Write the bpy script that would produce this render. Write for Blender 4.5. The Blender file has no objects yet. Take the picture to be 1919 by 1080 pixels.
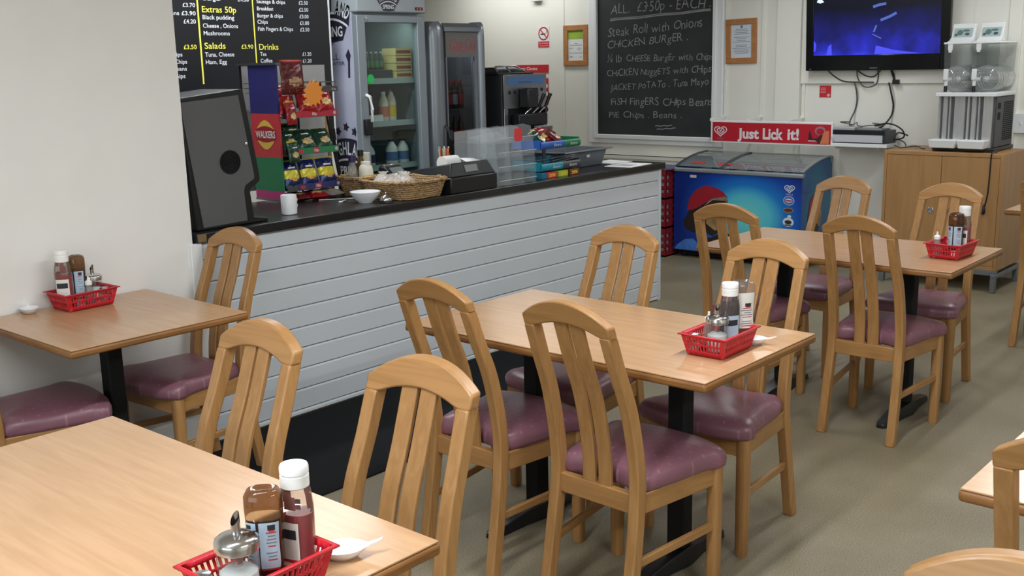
import bpy, bmesh, math, random
from math import sin, cos, pi, radians as rad
from mathutils import Vector, Matrix
random.seed(7)
S = bpy.context.scene
COL = S.collection

# ---------------------------------------------------------------- camera
def set_camera():
    yaw, pit, rol = rad(41.1345), rad(11.9969), rad(-1.2592)
    fw = Vector((-sin(yaw)*cos(pit), cos(yaw)*cos(pit), -sin(pit)))
    r = fw.cross(Vector((0, 0, 1))).normalized()
    u = r.cross(fw)
    r2 = r*cos(rol) + u*sin(rol)
    u2 = -r*sin(rol) + u*cos(rol)
    cam = bpy.data.cameras.new('camera')
    cam.sensor_width = 36
    cam.lens = 1998.54/1919*36
    cam.clip_start = .02
    o = bpy.data.objects.new('camera', cam)
    m = Matrix((r2, u2, -fw)).transposed().to_4x4()
    m.translation = (0, 0, 1.64)
    o.matrix_world = m
    COL.objects.link(o)
    S.camera = o
set_camera()

# ---------------------------------------------------------------- light
S.view_settings.view_transform = 'Standard'
S.view_settings.look = 'None'
S.view_settings.gamma = 1
S.view_settings.exposure = 0.0
W = bpy.data.worlds.new('world'); S.world = W
W.use_nodes = True
W.node_tree.nodes['Background'].inputs[0].default_value = (.75, .85, 1, 1)
W.node_tree.nodes['Background'].inputs[1].default_value = .6

def area(name, loc, rot, sx, sy, power, col):
    l = bpy.data.lights.new(name, 'AREA'); l.shape = 'RECTANGLE'
    l.size, l.size_y, l.energy, l.color = sx, sy, power, col
    o = bpy.data.objects.new(name, l); o.location = loc; o.rotation_euler = rot
    COL.objects.link(o)
    return o
# shop window behind the camera (light travels towards +Y)
area('daylight_window', (-1.0, -2.9, 1.55), (rad(90), 0, 0), 3.2, 1.7, 50, (.86, .95, 1))
# dining and servery ceiling battens; right-hand row and television-wall one are added fill
for (x, y, p) in ((-1.39, .2, 52), (-1.39, 2.6, 38), (-1.39, 5.0, 19), (1.4, 1.2, 76), (1.4, 4.2, 8), (-1.75, 7.1, 17), (-3.7, 6.7, 19)):
    area('tube_and_fill', (x, y, 2.56), (0, 0, 0), .10, 1.5, p, (.94, .985, 1.03))
area('servery_lamp', (-4.75, 3.4, 2.57), (0, 0, 0), .12, 1.5, 32, (.94, .985, 1.03))
for (x, y, p) in ((-6.9, 7.75, 13), (-7.6, 5.2, 14)):
    area('kitchen_lamp', (x, y, 2.57), (0, 0, 0), 1.5, .3, p, (.97, 1, 1))
try: S.cycles.transparent_max_bounces = 24
except Exception: pass

# ---------------------------------------------------------------- materials
def lin(c):
    c = c/255
    return c/12.92 if c <= .04045 else ((c+.055)/1.055)**2.4
MATS = {}
def base(name):
    m = bpy.data.materials.new(name); m.use_nodes = True
    nt = m.node_tree
    return m, nt, nt.nodes['Principled BSDF']
def M(name, rgb=(200, 200, 200), rough=.5, metal=0, var=0, vs=30, bump=0, bs=200, coat=0, emit=0, stretch=(1, 1, 1), rgb2=None, spec=.5):
    if name in MATS: return MATS[name]
    m, nt, p = base(name)
    c = tuple(lin(v) for v in rgb) + (1,)
    p.inputs['Base Color'].default_value = c
    p.inputs['Roughness'].default_value = rough
    p.inputs['Metallic'].default_value = metal
    p.inputs['Specular IOR Level'].default_value = spec
    p.inputs['Coat Weight'].default_value = coat
    tc = nt.nodes.new('ShaderNodeTexCoord')
    mp = nt.nodes.new('ShaderNodeMapping'); mp.inputs['Scale'].default_value = stretch
    nt.links.new(tc.outputs['Object'], mp.inputs[0])
    if var or rgb2:
        n = nt.nodes.new('ShaderNodeTexNoise'); n.inputs['Scale'].default_value = vs; n.inputs['Detail'].default_value = 5
        nt.links.new(mp.outputs[0], n.inputs['Vector'])
        r = nt.nodes.new('ShaderNodeValToRGB')
        if rgb2: c2 = tuple(lin(v) for v in rgb2) + (1,); c1 = c
        else:
            c1 = tuple(max(0, v*(1-var)) for v in c[:3])+(1,); c2 = tuple(min(1, v*(1+var)) for v in c[:3])+(1,)
        r.color_ramp.elements[0].color = c1; r.color_ramp.elements[1].color = c2
        r.color_ramp.elements[0].position = .32; r.color_ramp.elements[1].position = .68
        nt.links.new(n.outputs[0], r.inputs[0]); nt.links.new(r.outputs[0], p.inputs['Base Color'])
    if bump:
        n2 = nt.nodes.new('ShaderNodeTexNoise'); n2.inputs['Scale'].default_value = bs; n2.inputs['Detail'].default_value = 3
        nt.links.new(mp.outputs[0], n2.inputs['Vector'])
        b = nt.nodes.new('ShaderNodeBump'); b.inputs['Strength'].default_value = bump; b.inputs['Distance'].default_value = .002
        nt.links.new(n2.outputs[0], b.inputs['Height']); nt.links.new(b.outputs[0], p.inputs['Normal'])
    if emit:
        p.inputs['Emission Color'].default_value = c; p.inputs['Emission Strength'].default_value = emit
    MATS[name] = m
    return m
def clear(name, tint=(240, 245, 245), refl=1.0, rough=.03, milky=0.0, milk=(220, 225, 228)):
    """thin clear sheet: see-through with a fresnel reflection"""
    if name in MATS: return MATS[name]
    m = bpy.data.materials.new(name); m.use_nodes = True; nt = m.node_tree
    nt.nodes.remove(nt.nodes['Principled BSDF']); out = nt.nodes['Material Output']
    t = nt.nodes.new('ShaderNodeBsdfTransparent'); t.inputs[0].default_value = tuple(lin(v) for v in tint)+(1,)
    g = nt.nodes.new('ShaderNodeBsdfGlossy'); g.inputs['Roughness'].default_value = rough
    f = nt.nodes.new('ShaderNodeFresnel'); f.inputs[0].default_value = 1.5
    ge = nt.nodes.new('ShaderNodeNewGeometry'); mi = nt.nodes.new('ShaderNodeMath'); mi.operation = 'MULTIPLY_ADD'
    mi.inputs[1].default_value = 1/1.5-1.5; mi.inputs[2].default_value = 1.5      # same reflection from both faces of the sheet
    nt.links.new(ge.outputs['Backfacing'], mi.inputs[0]); nt.links.new(mi.outputs[0], f.inputs[0])
    mu = nt.nodes.new('ShaderNodeMath'); mu.operation = 'MULTIPLY'; mu.inputs[1].default_value = refl
    nt.links.new(f.outputs[0], mu.inputs[0])
    mx = nt.nodes.new('ShaderNodeMixShader')
    nt.links.new(mu.outputs[0], mx.inputs[0])
    if milky:
        d = nt.nodes.new('ShaderNodeBsdfDiffuse'); d.inputs[0].default_value = tuple(lin(v) for v in milk)+(1,)
        m2 = nt.nodes.new('ShaderNodeMixShader'); m2.inputs[0].default_value = milky
        nt.links.new(t.outputs[0], m2.inputs[1]); nt.links.new(d.outputs[0], m2.inputs[2])
        nt.links.new(m2.outputs[0], mx.inputs[1])
    else: nt.links.new(t.outputs[0], mx.inputs[1])
    nt.links.new(g.outputs[0], mx.inputs[2]); nt.links.new(mx.outputs[0], out.inputs[0])
    MATS[name] = m
    return m

# ---------------------------------------------------------------- mesh helpers
class B:
    """collects shapes for ONE mesh object"""
    def __init__(s): s.v = []; s.f = []; s.m = []
    def add(s, vs, fs, mi=0):
        o = len(s.v); s.v += [tuple(v) for v in vs]
        s.f += [tuple(i+o for i in f) for f in fs]; s.m += [mi]*len(fs)
        return s
    def box(s, x0, x1, y0, y1, z0, z1, mi=0, R=None):
        vs = [Vector((x, y, z)) for z in (z0, z1) for (x, y) in ((x0, y0), (x1, y0), (x1, y1), (x0, y1))]
        if R: 
            c = Vector(((x0+x1)/2, (y0+y1)/2, (z0+z1)/2)); vs = [c + R @ (v-c) for v in vs]
        return s.add(vs, [(3, 2, 1, 0), (4, 5, 6, 7), (0, 1, 5, 4), (1, 2, 6, 5), (2, 3, 7, 6), (3, 0, 4, 7)], mi)
    def cbox(s, c, d, mi=0, R=None):
        return s.box(c[0]-d[0]/2, c[0]+d[0]/2, c[1]-d[1]/2, c[1]+d[1]/2, c[2]-d[2]/2, c[2]+d[2]/2, mi, R)
    def loft(s, rings, mi=0, caps=True, closed=True):
        n = len(rings[0]); vs = [p for r in rings for p in r]; fs = []
        for i in range(len(rings)-1):
            for j in range(n if closed else n-1):
                k = (j+1) % n
                fs.append((i*n+j, i*n+k, (i+1)*n+k, (i+1)*n+j))
        if caps:
            fs.append(tuple(range(n-1, -1, -1))); fs.append(tuple((len(rings)-1)*n+i for i in range(n)))
        return s.add(vs, fs, mi)
    def lathe(s, prof, c=(0, 0, 0), n=24, mi=0, sx=1, sy=1, caps=True, axis='z'):
        rings = []
        for (r, z) in prof:
            ring = []
            for i in range(n):
                a = 2*pi*i/n
                p = (r*sx*cos(a), r*sy*sin(a), z)
                if axis == 'y': p = (p[0], -p[2], p[1])
                if axis == 'x': p = (p[2], p[0], p[1])
                ring.append((c[0]+p[0], c[1]+p[1], c[2]+p[2]))
            rings.append(ring)
        return s.loft(rings, mi, caps)
    def prism(s, pts, ax, a, b, mi=0):
        """2D outline pushed along an axis; the outline is given in the two other axes in order"""
        def P(p, t):
            return {'x': (t, p[0], p[1]), 'y': (p[0], t, p[1]), 'z': (p[0], p[1], t)}[ax]
        r0 = [P(p, a) for p in pts]; r1 = [P(p, b) for p in pts]
        return s.loft([r0, r1], mi)
    def tube(s, path, r, n=8, mi=0):
        path = [Vector(p) for p in path]; rings = []
        up = Vector((0, 0, 1))
        for i, p in enumerate(path):
            d = (path[min(i+1, len(path)-1)] - path[max(i-1, 0)]).normalized()
            a = d.cross(up)
            if a.length < .05: a = d.cross(Vector((0, 1, 0)))
            a.normalize(); b = a.cross(d)
            rr = r[i] if isinstance(r, (list, tuple)) else r
            rings.append([p + (a*cos(2*pi*k/n) + b*sin(2*pi*k/n))*rr for k in range(n)])
        return s.loft(rings, mi)
    def poly(s, pts, O, U, V, mi=0):
        O, U, V = Vector(O), Vector(U), Vector(V)
        return s.add([O + U*p[0] + V*p[1] for p in pts], [tuple(range(len(pts)))], mi)
    def strip(s, pts, w, O, U, V, mi=0):
        """flat stroke along 2D points"""
        O, U, V = Vector(O), Vector(U), Vector(V); L = []; Rr = []
        for i, p in enumerate(pts):
            a = pts[max(i-1, 0)]; b = pts[min(i+1, len(pts)-1)]
            d = Vector((b[0]-a[0], b[1]-a[1])); d.normalize(); n = Vector((-d[1], d[0]))*w/2
            L.append(O+U*(p[0]+n[0])+V*(p[1]+n[1])); Rr.append(O+U*(p[0]-n[0])+V*(p[1]-n[1]))
        k = len(pts)
        return s.add(L+Rr, [(i, k+i, k+i+1, i+1) for i in range(k-1)], mi)
    def disc(s, c, rx, ry, O, U, V, mi=0, n=24):
        return s.poly([(c[0]+rx*cos(2*pi*i/n), c[1]+ry*sin(2*pi*i/n)) for i in range(n)], O, U, V, mi)
    def text(s, t, O, U, V, w, cap, mi=0, bold=0, shear=0, align='l'):
        vs, fs, x0, x1 = glyphs(t, bold)
        O, U, V = Vector(O), Vector(U), Vector(V)
        sx = w/max(1e-6, x1-x0); sz = cap/CAP
        return s.add([O + U*((x-x0)*sx + y*sz*shear) + V*(y*sz) for (x, y) in vs], fs, mi)
    def hand(s, t, O, U, V, w, cap, mi=0, slope=0, bold=-.006):
        """letters set one by one with a wobble, as written by hand"""
        gl = []; x = 0
        for ch in t:
            if ch == ' ': x += .32; continue
            vs, fs, x0, x1 = glyphs(ch, bold)
            gl.append((vs, fs, x0, x)); x += (x1-x0) + .10
        sx = w/x; sz = cap/CAP; O, U, V = Vector(O), Vector(U), Vector(V)
        for (vs, fs, x0, xo) in gl:
            a = random.uniform(-.10, .10); k = random.uniform(.88, 1.1); dy = random.uniform(-.06, .06)*cap
            sh = random.uniform(-.05, .2)
            out = []
            for (px, py) in vs:
                px -= x0
                qx = px + py*(sh-a); qy = py*k + px*a
                X = (qx+xo)*sx
                out.append(O + U*X + V*(qy*sz + dy + X*slope))
            s.add(out, fs, mi)
        return s
GL = {}
def glyphs(t, bold=0):
    key = (t, bold)
    if key in GL: return GL[key]
    c = bpy.data.curves.new('lettering', 'FONT'); c.body = t; c.size = 1; c.offset = bold; c.resolution_u = 3
    o = bpy.data.objects.new('lettering', c); COL.objects.link(o)
    dg = bpy.context.evaluated_depsgraph_get(); ev = o.evaluated_get(dg); me = ev.to_mesh()
    vs = [(v.co.x, v.co.y) for v in me.vertices]; fs = [tuple(p.vertices) for p in me.polygons]
    ev.to_mesh_clear(); bpy.data.objects.remove(o); bpy.data.curves.remove(c)
    xs = [v[0] for v in vs] or [0, 1]
    GL[key] = (vs, fs, min(xs), max(xs))
    return GL[key]
CAP = 1.0
CAP = max(v[1] for v in glyphs('H')[0])

def obj(name, b, mats, parent=None, bevel=0, seg=2, smooth=38, subd=0, solid=0, weld=False, loc=None, rz=0, norm=True):
    me = bpy.data.meshes.new(name); me.from_pydata(b.v, [], b.f)
    if not isinstance(mats, (list, tuple)): mats = [mats]
    for m in mats: me.materials.append(m)
    for p, mi in zip(me.polygons, b.m): p.material_index = mi
    bm = bmesh.new(); bm.from_mesh(me)
    if weld: bmesh.ops.remove_doubles(bm, verts=bm.verts, dist=1e-5)
    if norm: bmesh.ops.recalc_face_normals(bm, faces=bm.faces)
    bm.to_mesh(me); bm.free()
    if smooth:
        me.polygons.foreach_set('use_smooth', [True]*len(me.polygons))
        me.set_sharp_from_angle(angle=rad(smooth))
    o = bpy.data.objects.new(name, me); COL.objects.link(o)
    if solid:
        d = o.modifiers.new('solid', 'SOLIDIFY'); d.thickness = solid; d.offset = 0
    if bevel:
        d = o.modifiers.new('bevel', 'BEVEL'); d.width = bevel; d.segments = seg; d.limit_method = 'ANGLE'; d.angle_limit = rad(35)
        d.harden_normals = False
    if subd:
        d = o.modifiers.new('subd', 'SUBSURF'); d.levels = d.render_levels = subd
    if parent: o.parent = parent
    if loc: o.location = loc
    if rz: o.rotation_euler = (0, 0, rz)
    return o
def tag(o, label, cat, group=None):
    o['label'] = label; o['category'] = cat
    if group: o['group'] = group
    return o
def thing(name, label, cat, loc=(0, 0, 0), rz=0, group=None):
    o = bpy.data.objects.new(name, None); COL.objects.link(o)
    o.empty_display_size = .1; o.location = loc; o.rotation_euler = (0, 0, rz)
    return tag(o, label, cat, group)
def struct(name, b, mats, **k):
    o = obj(name, b, mats, **k); o['kind'] = 'structure'
    return o
def dup(root, label, loc, rz=0, group=None):
    def cp(o, par):
        c = o.copy(); COL.objects.link(c)
        if par: c.parent = par
        for ch in list(o.children): cp(ch, c)
        return c
    r = cp(root, None); r.location = loc; r.rotation_euler = (0, 0, rz); r['label'] = label
    if group: r['group'] = group
    return r
X, Y, Z = Vector((1, 0, 0)), Vector((0, 1, 0)), Vector((0, 0, 1))
T = .755            # table height
CT = .95            # counter height
# ---------------------------------------------------------------- common materials
cream = M('painted_wall', (232, 230, 220), .6, var=.015, vs=3, bump=.05, bs=60)
creamL = M('painted_plaster', (232, 231, 227), .55, var=.02, vs=4, bump=.12, bs=35)
white = M('white_gloss', (232, 234, 234), .35)
ceilm = M('ceiling_tile', (228, 226, 218), .8)
black = M('black_plastic', (22, 23, 25), .4)
blackm = M('black_matt', (15, 16, 18), .7, spec=.3)
chrome = M('chrome', (205, 205, 208), .16, 1)
steel = M('brushed_steel', (150, 152, 155), .34, 1, var=.06, vs=20, stretch=(1, 1, 30))
paper = M('paper', (232, 232, 230), .7)
redp = M('red_plastic', (188, 26, 40), .38)
floorm = None
def make_floor_mat():
    m, nt, p = base('vinyl_floor')
    tc = nt.nodes.new('ShaderNodeTexCoord')
    n1 = nt.nodes.new('ShaderNodeTexNoise'); n1.inputs['Scale'].default_value = 260; n1.inputs['Detail'].default_value = 2
    n2 = nt.nodes.new('ShaderNodeTexNoise'); n2.inputs['Scale'].default_value = 2.2; n2.inputs['Detail'].default_value = 4
    for n in (n1, n2): nt.links.new(tc.outputs['Object'], n.inputs['Vector'])
    r1 = nt.nodes.new('ShaderNodeValToRGB'); e = r1.color_ramp.elements
    e[0].color = (*[lin(v) for v in (106, 97, 76)], 1); e[0].position = .34
    e[1].color = (*[lin(v) for v in (154, 144, 120)], 1); e[1].position = .6
    r2 = nt.nodes.new('ShaderNodeValToRGB'); e = r2.color_ramp.elements
    e[0].color = (.80, .78, .74, 1); e[1].color = (1, 1, 1, 1); e[0].position = .35; e[1].position = .65
    mx = nt.nodes.new('ShaderNodeMix'); mx.data_type = 'RGBA'; mx.blend_type = 'MULTIPLY'; mx.inputs[0].default_value = 1
    nt.links.new(n1.outputs[0], r1.inputs[0]); nt.links.new(n2.outputs[0], r2.inputs[0])
    nt.links.new(r1.outputs[0], mx.inputs[6]); nt.links.new(r2.outputs[0], mx.inputs[7])
    nt.links.new(mx.outputs[2], p.inputs['Base Color']); p.inputs['Roughness'].default_value = .5
    return m
floorm = make_floor_mat()
def wood(name, c1, c2, rough, st, vs=1.0, coat=.0):
    """grain: noise drawn out along one axis, plus fine pores"""
    if name in MATS: return MATS[name]
    m, nt, p = base(name)
    tc = nt.nodes.new('ShaderNodeTexCoord'); mp = nt.nodes.new('ShaderNodeMapping'); mp.inputs['Scale'].default_value = st
    nt.links.new(tc.outputs['Object'], mp.inputs[0])
    n = nt.nodes.new('ShaderNodeTexNoise'); n.inputs['Scale'].default_value = vs; n.inputs['Detail'].default_value = 6; n.inputs['Distortion'].default_value = .6
    nt.links.new(mp.outputs[0], n.inputs['Vector'])
    r = nt.nodes.new('ShaderNodeValToRGB'); e = r.color_ramp.elements
    e[0].color = (*[lin(v) for v in c1], 1); e[1].color = (*[lin(v) for v in c2], 1); e[0].position = .3; e[1].position = .68
    nt.links.new(n.outputs[0], r.inputs[0]); nt.links.new(r.outputs[0], p.inputs['Base Color'])
    p.inputs['Roughness'].default_value = rough; p.inputs['Coat Weight'].default_value = coat; p.inputs['Coat Roughness'].default_value = .25
    MATS[name] = m
    return m
oak = wood('oak_upright', (154, 111, 63), (172, 128, 78), .42, (60, 60, 4), 1, .15)
oakx = wood('oak_across', (154, 111, 63), (172, 128, 78), .42, (4, 60, 60), 1, .15)
oaky = wood('oak_deep', (150, 108, 61), (168, 125, 75), .42, (60, 4, 60), 1, .15)
laminate = wood('beech_laminate', (184, 144, 106), (196, 157, 119), .24, (5, 55, 5), .8, .1)
lipping = wood('dark_lipping', (116, 76, 36), (146, 100, 52), .4, (6, 6, 40), 1)
def make_vinyl():
    m, nt, p = base('plum_vinyl')
    tc = nt.nodes.new('ShaderNodeTexCoord')
    mp = nt.nodes.new('ShaderNodeMapping'); mp.inputs['Rotation'].default_value = (0, 0, rad(45)); mp.inputs['Scale'].default_value = (26, 26, 26)
    nt.links.new(tc.outputs['Object'], mp.inputs[0])
    v = nt.nodes.new('ShaderNodeTexVoronoi'); v.inputs['Scale'].default_value = 1; v.inputs['Randomness'].default_value = 0; v.voronoi_dimensions = '2D'
    nt.links.new(mp.outputs[0], v.inputs['Vector'])
    r = nt.nodes.new('ShaderNodeValToRGB'); e = r.color_ramp.elements
    e[0].color = (*[lin(q) for q in (146, 106, 118)], 1); e[0].position = .09
    e[1].color = (*[lin(q) for q in (128, 86, 98)], 1); e[1].position = .13
    nt.links.new(v.outputs['Distance'], r.inputs[0]); nt.links.new(r.outputs[0], p.inputs['Base Color'])
    n = nt.nodes.new('ShaderNodeTexNoise'); n.inputs['Scale'].default_value = 300
    b = nt.nodes.new('ShaderNodeBump'); b.inputs['Strength'].default_value = .12; b.inputs['Distance'].default_value = .001
    nt.links.new(tc.outputs['Object'], n.inputs['Vector']); nt.links.new(n.outputs[0], b.inputs['Height']); nt.links.new(b.outputs[0], p.inputs['Normal'])
    p.inputs['Roughness'].default_value = .36
    return m
vinyl = make_vinyl()

# ---------------------------------------------------------------- the setting
YB = 8.2; XC = -3.98
struct('floor', B().box(-9.6, 3.2, -3.1, 8.4, -.1, 0), floorm)
struct('ceiling', B().box(-9.6, 3.2, -3.1, 8.4, 2.62, 2.72), ceilm)
struct('wall_back', B().box(-9.6, 3.2, YB, YB+.15, 0, 2.62), cream)
struct('wall_left', B().box(XC-.14, XC, -3.1, 2.492, 0, 2.62), creamL)
struct('wall_kitchen', B().box(-5.45, -5.306, 1.2, 4.41, 0, 2.62), cream)
struct('wall_servery', B().box(-5.306, XC-.14, 1.1, 1.2, 0, 2.62), cream)
struct('wall_far_left', B().box(-9.75, -9.6, -3.1, 8.4, 0, 2.62), cream)
struct('wall_right', B().box(3.2, 3.35, -3.1, 8.4, 0, 2.62), cream)
b = B()   # front wall with the shop window opening
b.box(-9.6, -2.75, -3.25, -3.1, 0, 2.62); b.box(.75, 3.2, -3.25, -3.1, 0, 2.62)
b.box(-2.75, .75, -3.25, -3.1, 0, .62); b.box(-2.75, .75, -3.25, -3.1, 2.48, 2.62)
struct('wall_front', b, cream)
b = B()
for xx in (-2.75, -1.03, .69): b.box(xx, xx+.06, -3.2, -3.14, .62, 2.48)
b.box(-2.75, .75, -3.2, -3.14, .62, .68); b.box(-2.75, .75, -3.2, -3.14, 2.42, 2.48)
struct('window_1', b, white)
# panel joints, pilaster and door edge of the back wall
struct('trim_1', B().box(-6.452, -6.43, YB-.006, YB, 0, 2.6), cream, bevel=.002)
struct('trim_2', B().box(-4.36, -4.335, YB-.006, YB, 0, 2.6), cream, bevel=.002)
struct('trim_3', B().box(-4.203, -3.99, YB-.05, YB, 0, 2.6), cream, bevel=.003)
struct('trim_4', B().box(-3.99, -2.42, YB-.022, YB, 1.413, 2.6), cream, bevel=.003)
struct('trim_5', B().box(-2.42, -2.335, YB-.03, YB, 0, 2.6), cream, bevel=.003)
struct('trim_6', B().box(-2.66, -2.65, YB-.026, YB-.02, 1.413, 2.6), cream)
b = B()   # white corner bead where the wall meets the boarded counter
b.box(XC-.002, XC+.012, 2.475, 2.53, 0, .907); struct('trim_7', b, white, bevel=.003)

# ---------------------------------------------------------------- dining chair
def rect_ring(cx, cy, z, w, d, tilt=0):
    return [(cx-w/2, cy-d/2, z), (cx+w/2, cy-d/2, z), (cx+w/2, cy+d/2, z), (cx-w/2, cy+d/2, z)]
def spline(pts, n):
    out = []
    for i in range(len(pts)-1):
        p0 = pts[max(i-1, 0)]; p1 = pts[i]; p2 = pts[i+1]; p3 = pts[min(i+2, len(pts)-1)]
        for k in range(n):
            t = k/n
            out.append(tuple(.5*((2*b_)+(-a+c)*t+(2*a-5*b_+4*c-d)*t*t+(-a+3*b_-3*c+d)*t**3) for a, b_, c, d in zip(p0, p1, p2, p3)))
    out.append(tuple(pts[-1])); return out
CY = .26    # the chair's origin lies this far in front of its crest rail
def make_chair(label):
    t = thing('dining_chair', label, 'chair', group='oak dining chairs')
    # seat: domed cushion, wider in front
    b = B(); rings = []
    def outline(k, z):
        pts = []
        hw0, hw1, y0, y1 = .158, .222, .148, .505
        raw = [(-hw0, y0), (-hw0*.4, y0+.002), (hw0*.4, y0+.002), (hw0, y0), (hw1*.9, y0+.7*(y1-y0)), (hw1, y0+.86*(y1-y0)), (hw1*.93, y1-.01), (hw1*.5, y1+.022), (0, y1+.03),
               (-hw1*.5, y1+.022), (-hw1*.93, y1-.01), (-hw1, y0+.86*(y1-y0)), (-hw1*.9, y0+.7*(y1-y0))]
        # smooth closed curve
        n = len(raw)
        for i in range(n):
            p0, p1, p2, p3 = raw[i-1], raw[i], raw[(i+1) % n], raw[(i+2) % n]
            for q in range(4):
                s_ = q/4
                pts.append(tuple(.5*((2*p1[a])+(-p0[a]+p2[a])*s_+(2*p0[a]-5*p1[a]+4*p2[a]-p3[a])*s_*s_+(-p0[a]+3*p1[a]-3*p2[a]+p3[a])*s_**3) for a in (0, 1)))
        return [(x*k, .34+(y-.34)*k-CY, z) for x, y in pts]
    for k, z in ((.95, .412), (.985, .416), (1.0, .428), (1.0, .444), (.975, .459), (.92, .470), (.80, .478), (.6, .484), (.3, .487), (.05, .488)):
        rings.append(outline(k, z))
    b.loft(rings)
    obj('seat', b, vinyl, t, smooth=60)
    # rear posts: leg and stile in one bent piece
    path = spline([(.156, .060, 0), (.153, .098, .22), (.149, .122, .40), (.148, .118, .52), (.145, .085, .68), (.140, .040, .80), (.137, .004, .903)], 4)
    for s_ in (-1, 1):
        b = B(); b.loft([rect_ring(s_*p[0], p[1]-CY, p[2], .036, .040) for p in path])
        obj('rear_post', b, oak, t, bevel=.004)
    # arched crest rail
    outer = [(-.156, .900), (-.157, .934)]; N = 14
    def arc(x, e, c): return c - (c-e)*(abs(x)/1.0)**2.0
    for i in range(N+1):
        x = -.157+.314*i/N; outer.append((x, .992-.058*(abs(x)/.157)**2.1))
    outer += [(.157, .934), (.156, .900)]
    inner = [(.119, .900)]
    for i in range(N+1):
        x = .112-.224*i/N; inner.append((x, .925-.022*(abs(x)/.112)**2.0))
    inner += [(-.119, .900)]
    # build as strip of quads so that the curved face shades well
    b = B(); cols = []
    M_ = 20
    for i in range(M_+1):
        x = -.157+.314*i/M_
        zt = .992-.058*(abs(x)/.157)**2.1
        zb = .900 if abs(x) > .119 else .926-.026*(abs(x)/.119)**2.0
        f0, f1 = -.017, .017
        ring = []
        for (yy, zz) in ((f0, zb), (f1, zb), (f1, zt), (f0, zt)):
            ring.append((x, yy - (zz-.903)*.34 + .004 - CY, zz))
        cols.append(ring)
    b.loft(cols); obj('crest_rail', b, oakx, t, bevel=.005, smooth=30)
    # two curved slats
    sp = spline([(0, .128, .392), (0, .122, .52), (0, .088, .68), (0, .042, .80), (0, -.004, .935)], 4)
    for s_ in (-1, 1):
        b = B(); b.loft([rect_ring(s_*(.0285+.003*(.93-p[2])), p[1]-CY, p[2], .047, .014) for p in sp])
        obj('slat', b, oak, t, bevel=.003)
    # rails
    b = B().box(-.134, .134, .112-CY, .138-CY, .353, .414); obj('rear_rail', b, oakx, t, bevel=.003)
    b = B().box(-.175, .175, .462-CY, .484-CY, .352, .414); obj('front_rail', b, oakx, t, bevel=.003)
    for s_ in (-1, 1):
        b = B(); b.loft([[(s_*.140, .135-CY, .352), (s_*.160, .135-CY, .352), (s_*.160, .135-CY, .414), (s_*.140, .135-CY, .414)],
                         [(s_*.178, .46-CY, .352), (s_*.198, .46-CY, .352), (s_*.198, .46-CY, .414), (s_*.178, .46-CY, .414)]])
        obj('side_rail', b, oaky, t, bevel=.003)
        b = B(); b.loft([[(s_*.144, .115-CY, .190), (s_*.160, .115-CY, .190), (s_*.160, .115-CY, .216), (s_*.144, .115-CY, .216)],
                         [(s_*.184, .46-CY, .206), (s_*.200, .46-CY, .206), (s_*.200, .46-CY, .232), (s_*.184, .46-CY, .232)]])
        obj('stretcher', b, oaky, t, bevel=.003)
        b = B(); rings = []
        for z, w in ((0, .036), (.006, .040), (.2, .042), (.412, .044)):
            ring = []
            for i in range(16):
                a = 2*pi*i/16; c_, d_ = cos(a), sin(a); e_ = 2/3.2
                ring.append((s_*.189+w/2*math.copysign(abs(c_)**e_, c_), .466-CY+w/2*math.copysign(abs(d_)**e_, d_), z))
            rings.append(ring)
        b.loft(rings); obj('front_leg', b, oak, t, smooth=50)
    return t
CH = make_chair('x')
first = [True]
def chair(label, cx, cy, face, deg=0):
    """cx, cy: where the crest rail stands; face +1 looks to the back wall"""
    a = rad(deg) + (0 if face > 0 else pi)
    loc = (cx - sin(a)*CY, cy + cos(a)*CY, 0)
    if first[0]:
        first[0] = False; CH.location = loc; CH.rotation_euler = (0, 0, a); CH['label'] = label
    else: dup(CH, label, loc, a)
chair('oak chair at the wall table standing against the white boarded counter', -3.743, 2.538, -1, 3.7)
chair('oak chair with only its plum seat in view beside the left wall', -3.775, 1.345, 1, -8)
chair('oak chair left of the two tucked behind the front table', -2.279, 1.597, -1, .8)
chair('oak chair at the right corner of the front table, nearest full backrest', -1.677, 1.600, -1, 4)
chair('oak chair with its back turned at the left end of the middle table', -2.310, 2.280, 1, -1.2)
chair('oak chair with its back turned at the right end of middle table, dotted plum seat', -1.780, 2.273, 1, -2.4)
chair('oak chair on the far side of the middle table close to the counter end', -2.418, 3.454, -1, -.7)
chair('oak chair on the far side of the middle table behind the red condiment basket', -1.797, 3.460, -1, -1)
chair('oak chair with its back turned at the far table in front of the blue freezer', -2.426, 4.269, 1, 3)
chair('oak chair with its back turned at the far table, whole seat and legs in view', -1.782, 4.233, 1, 0)
chair('oak chair behind the far table between the freezer and the cupboard', -2.436, 5.544, -1, -4)
chair('oak chair behind the far table in front of the cupboard doors', -1.848, 5.496, -1, .6)
chair('oak chair cut by the right edge beside the near right table', -.392, 1.955, 1, 0)
chair('oak chair of which only the curved top rail rises at the bottom right', -.338, 1.385, -1, 0)
chair('oak chair cut by the right edge at the distant table next to the cupboard', -1.552, 6.19, 1, 0)

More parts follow.
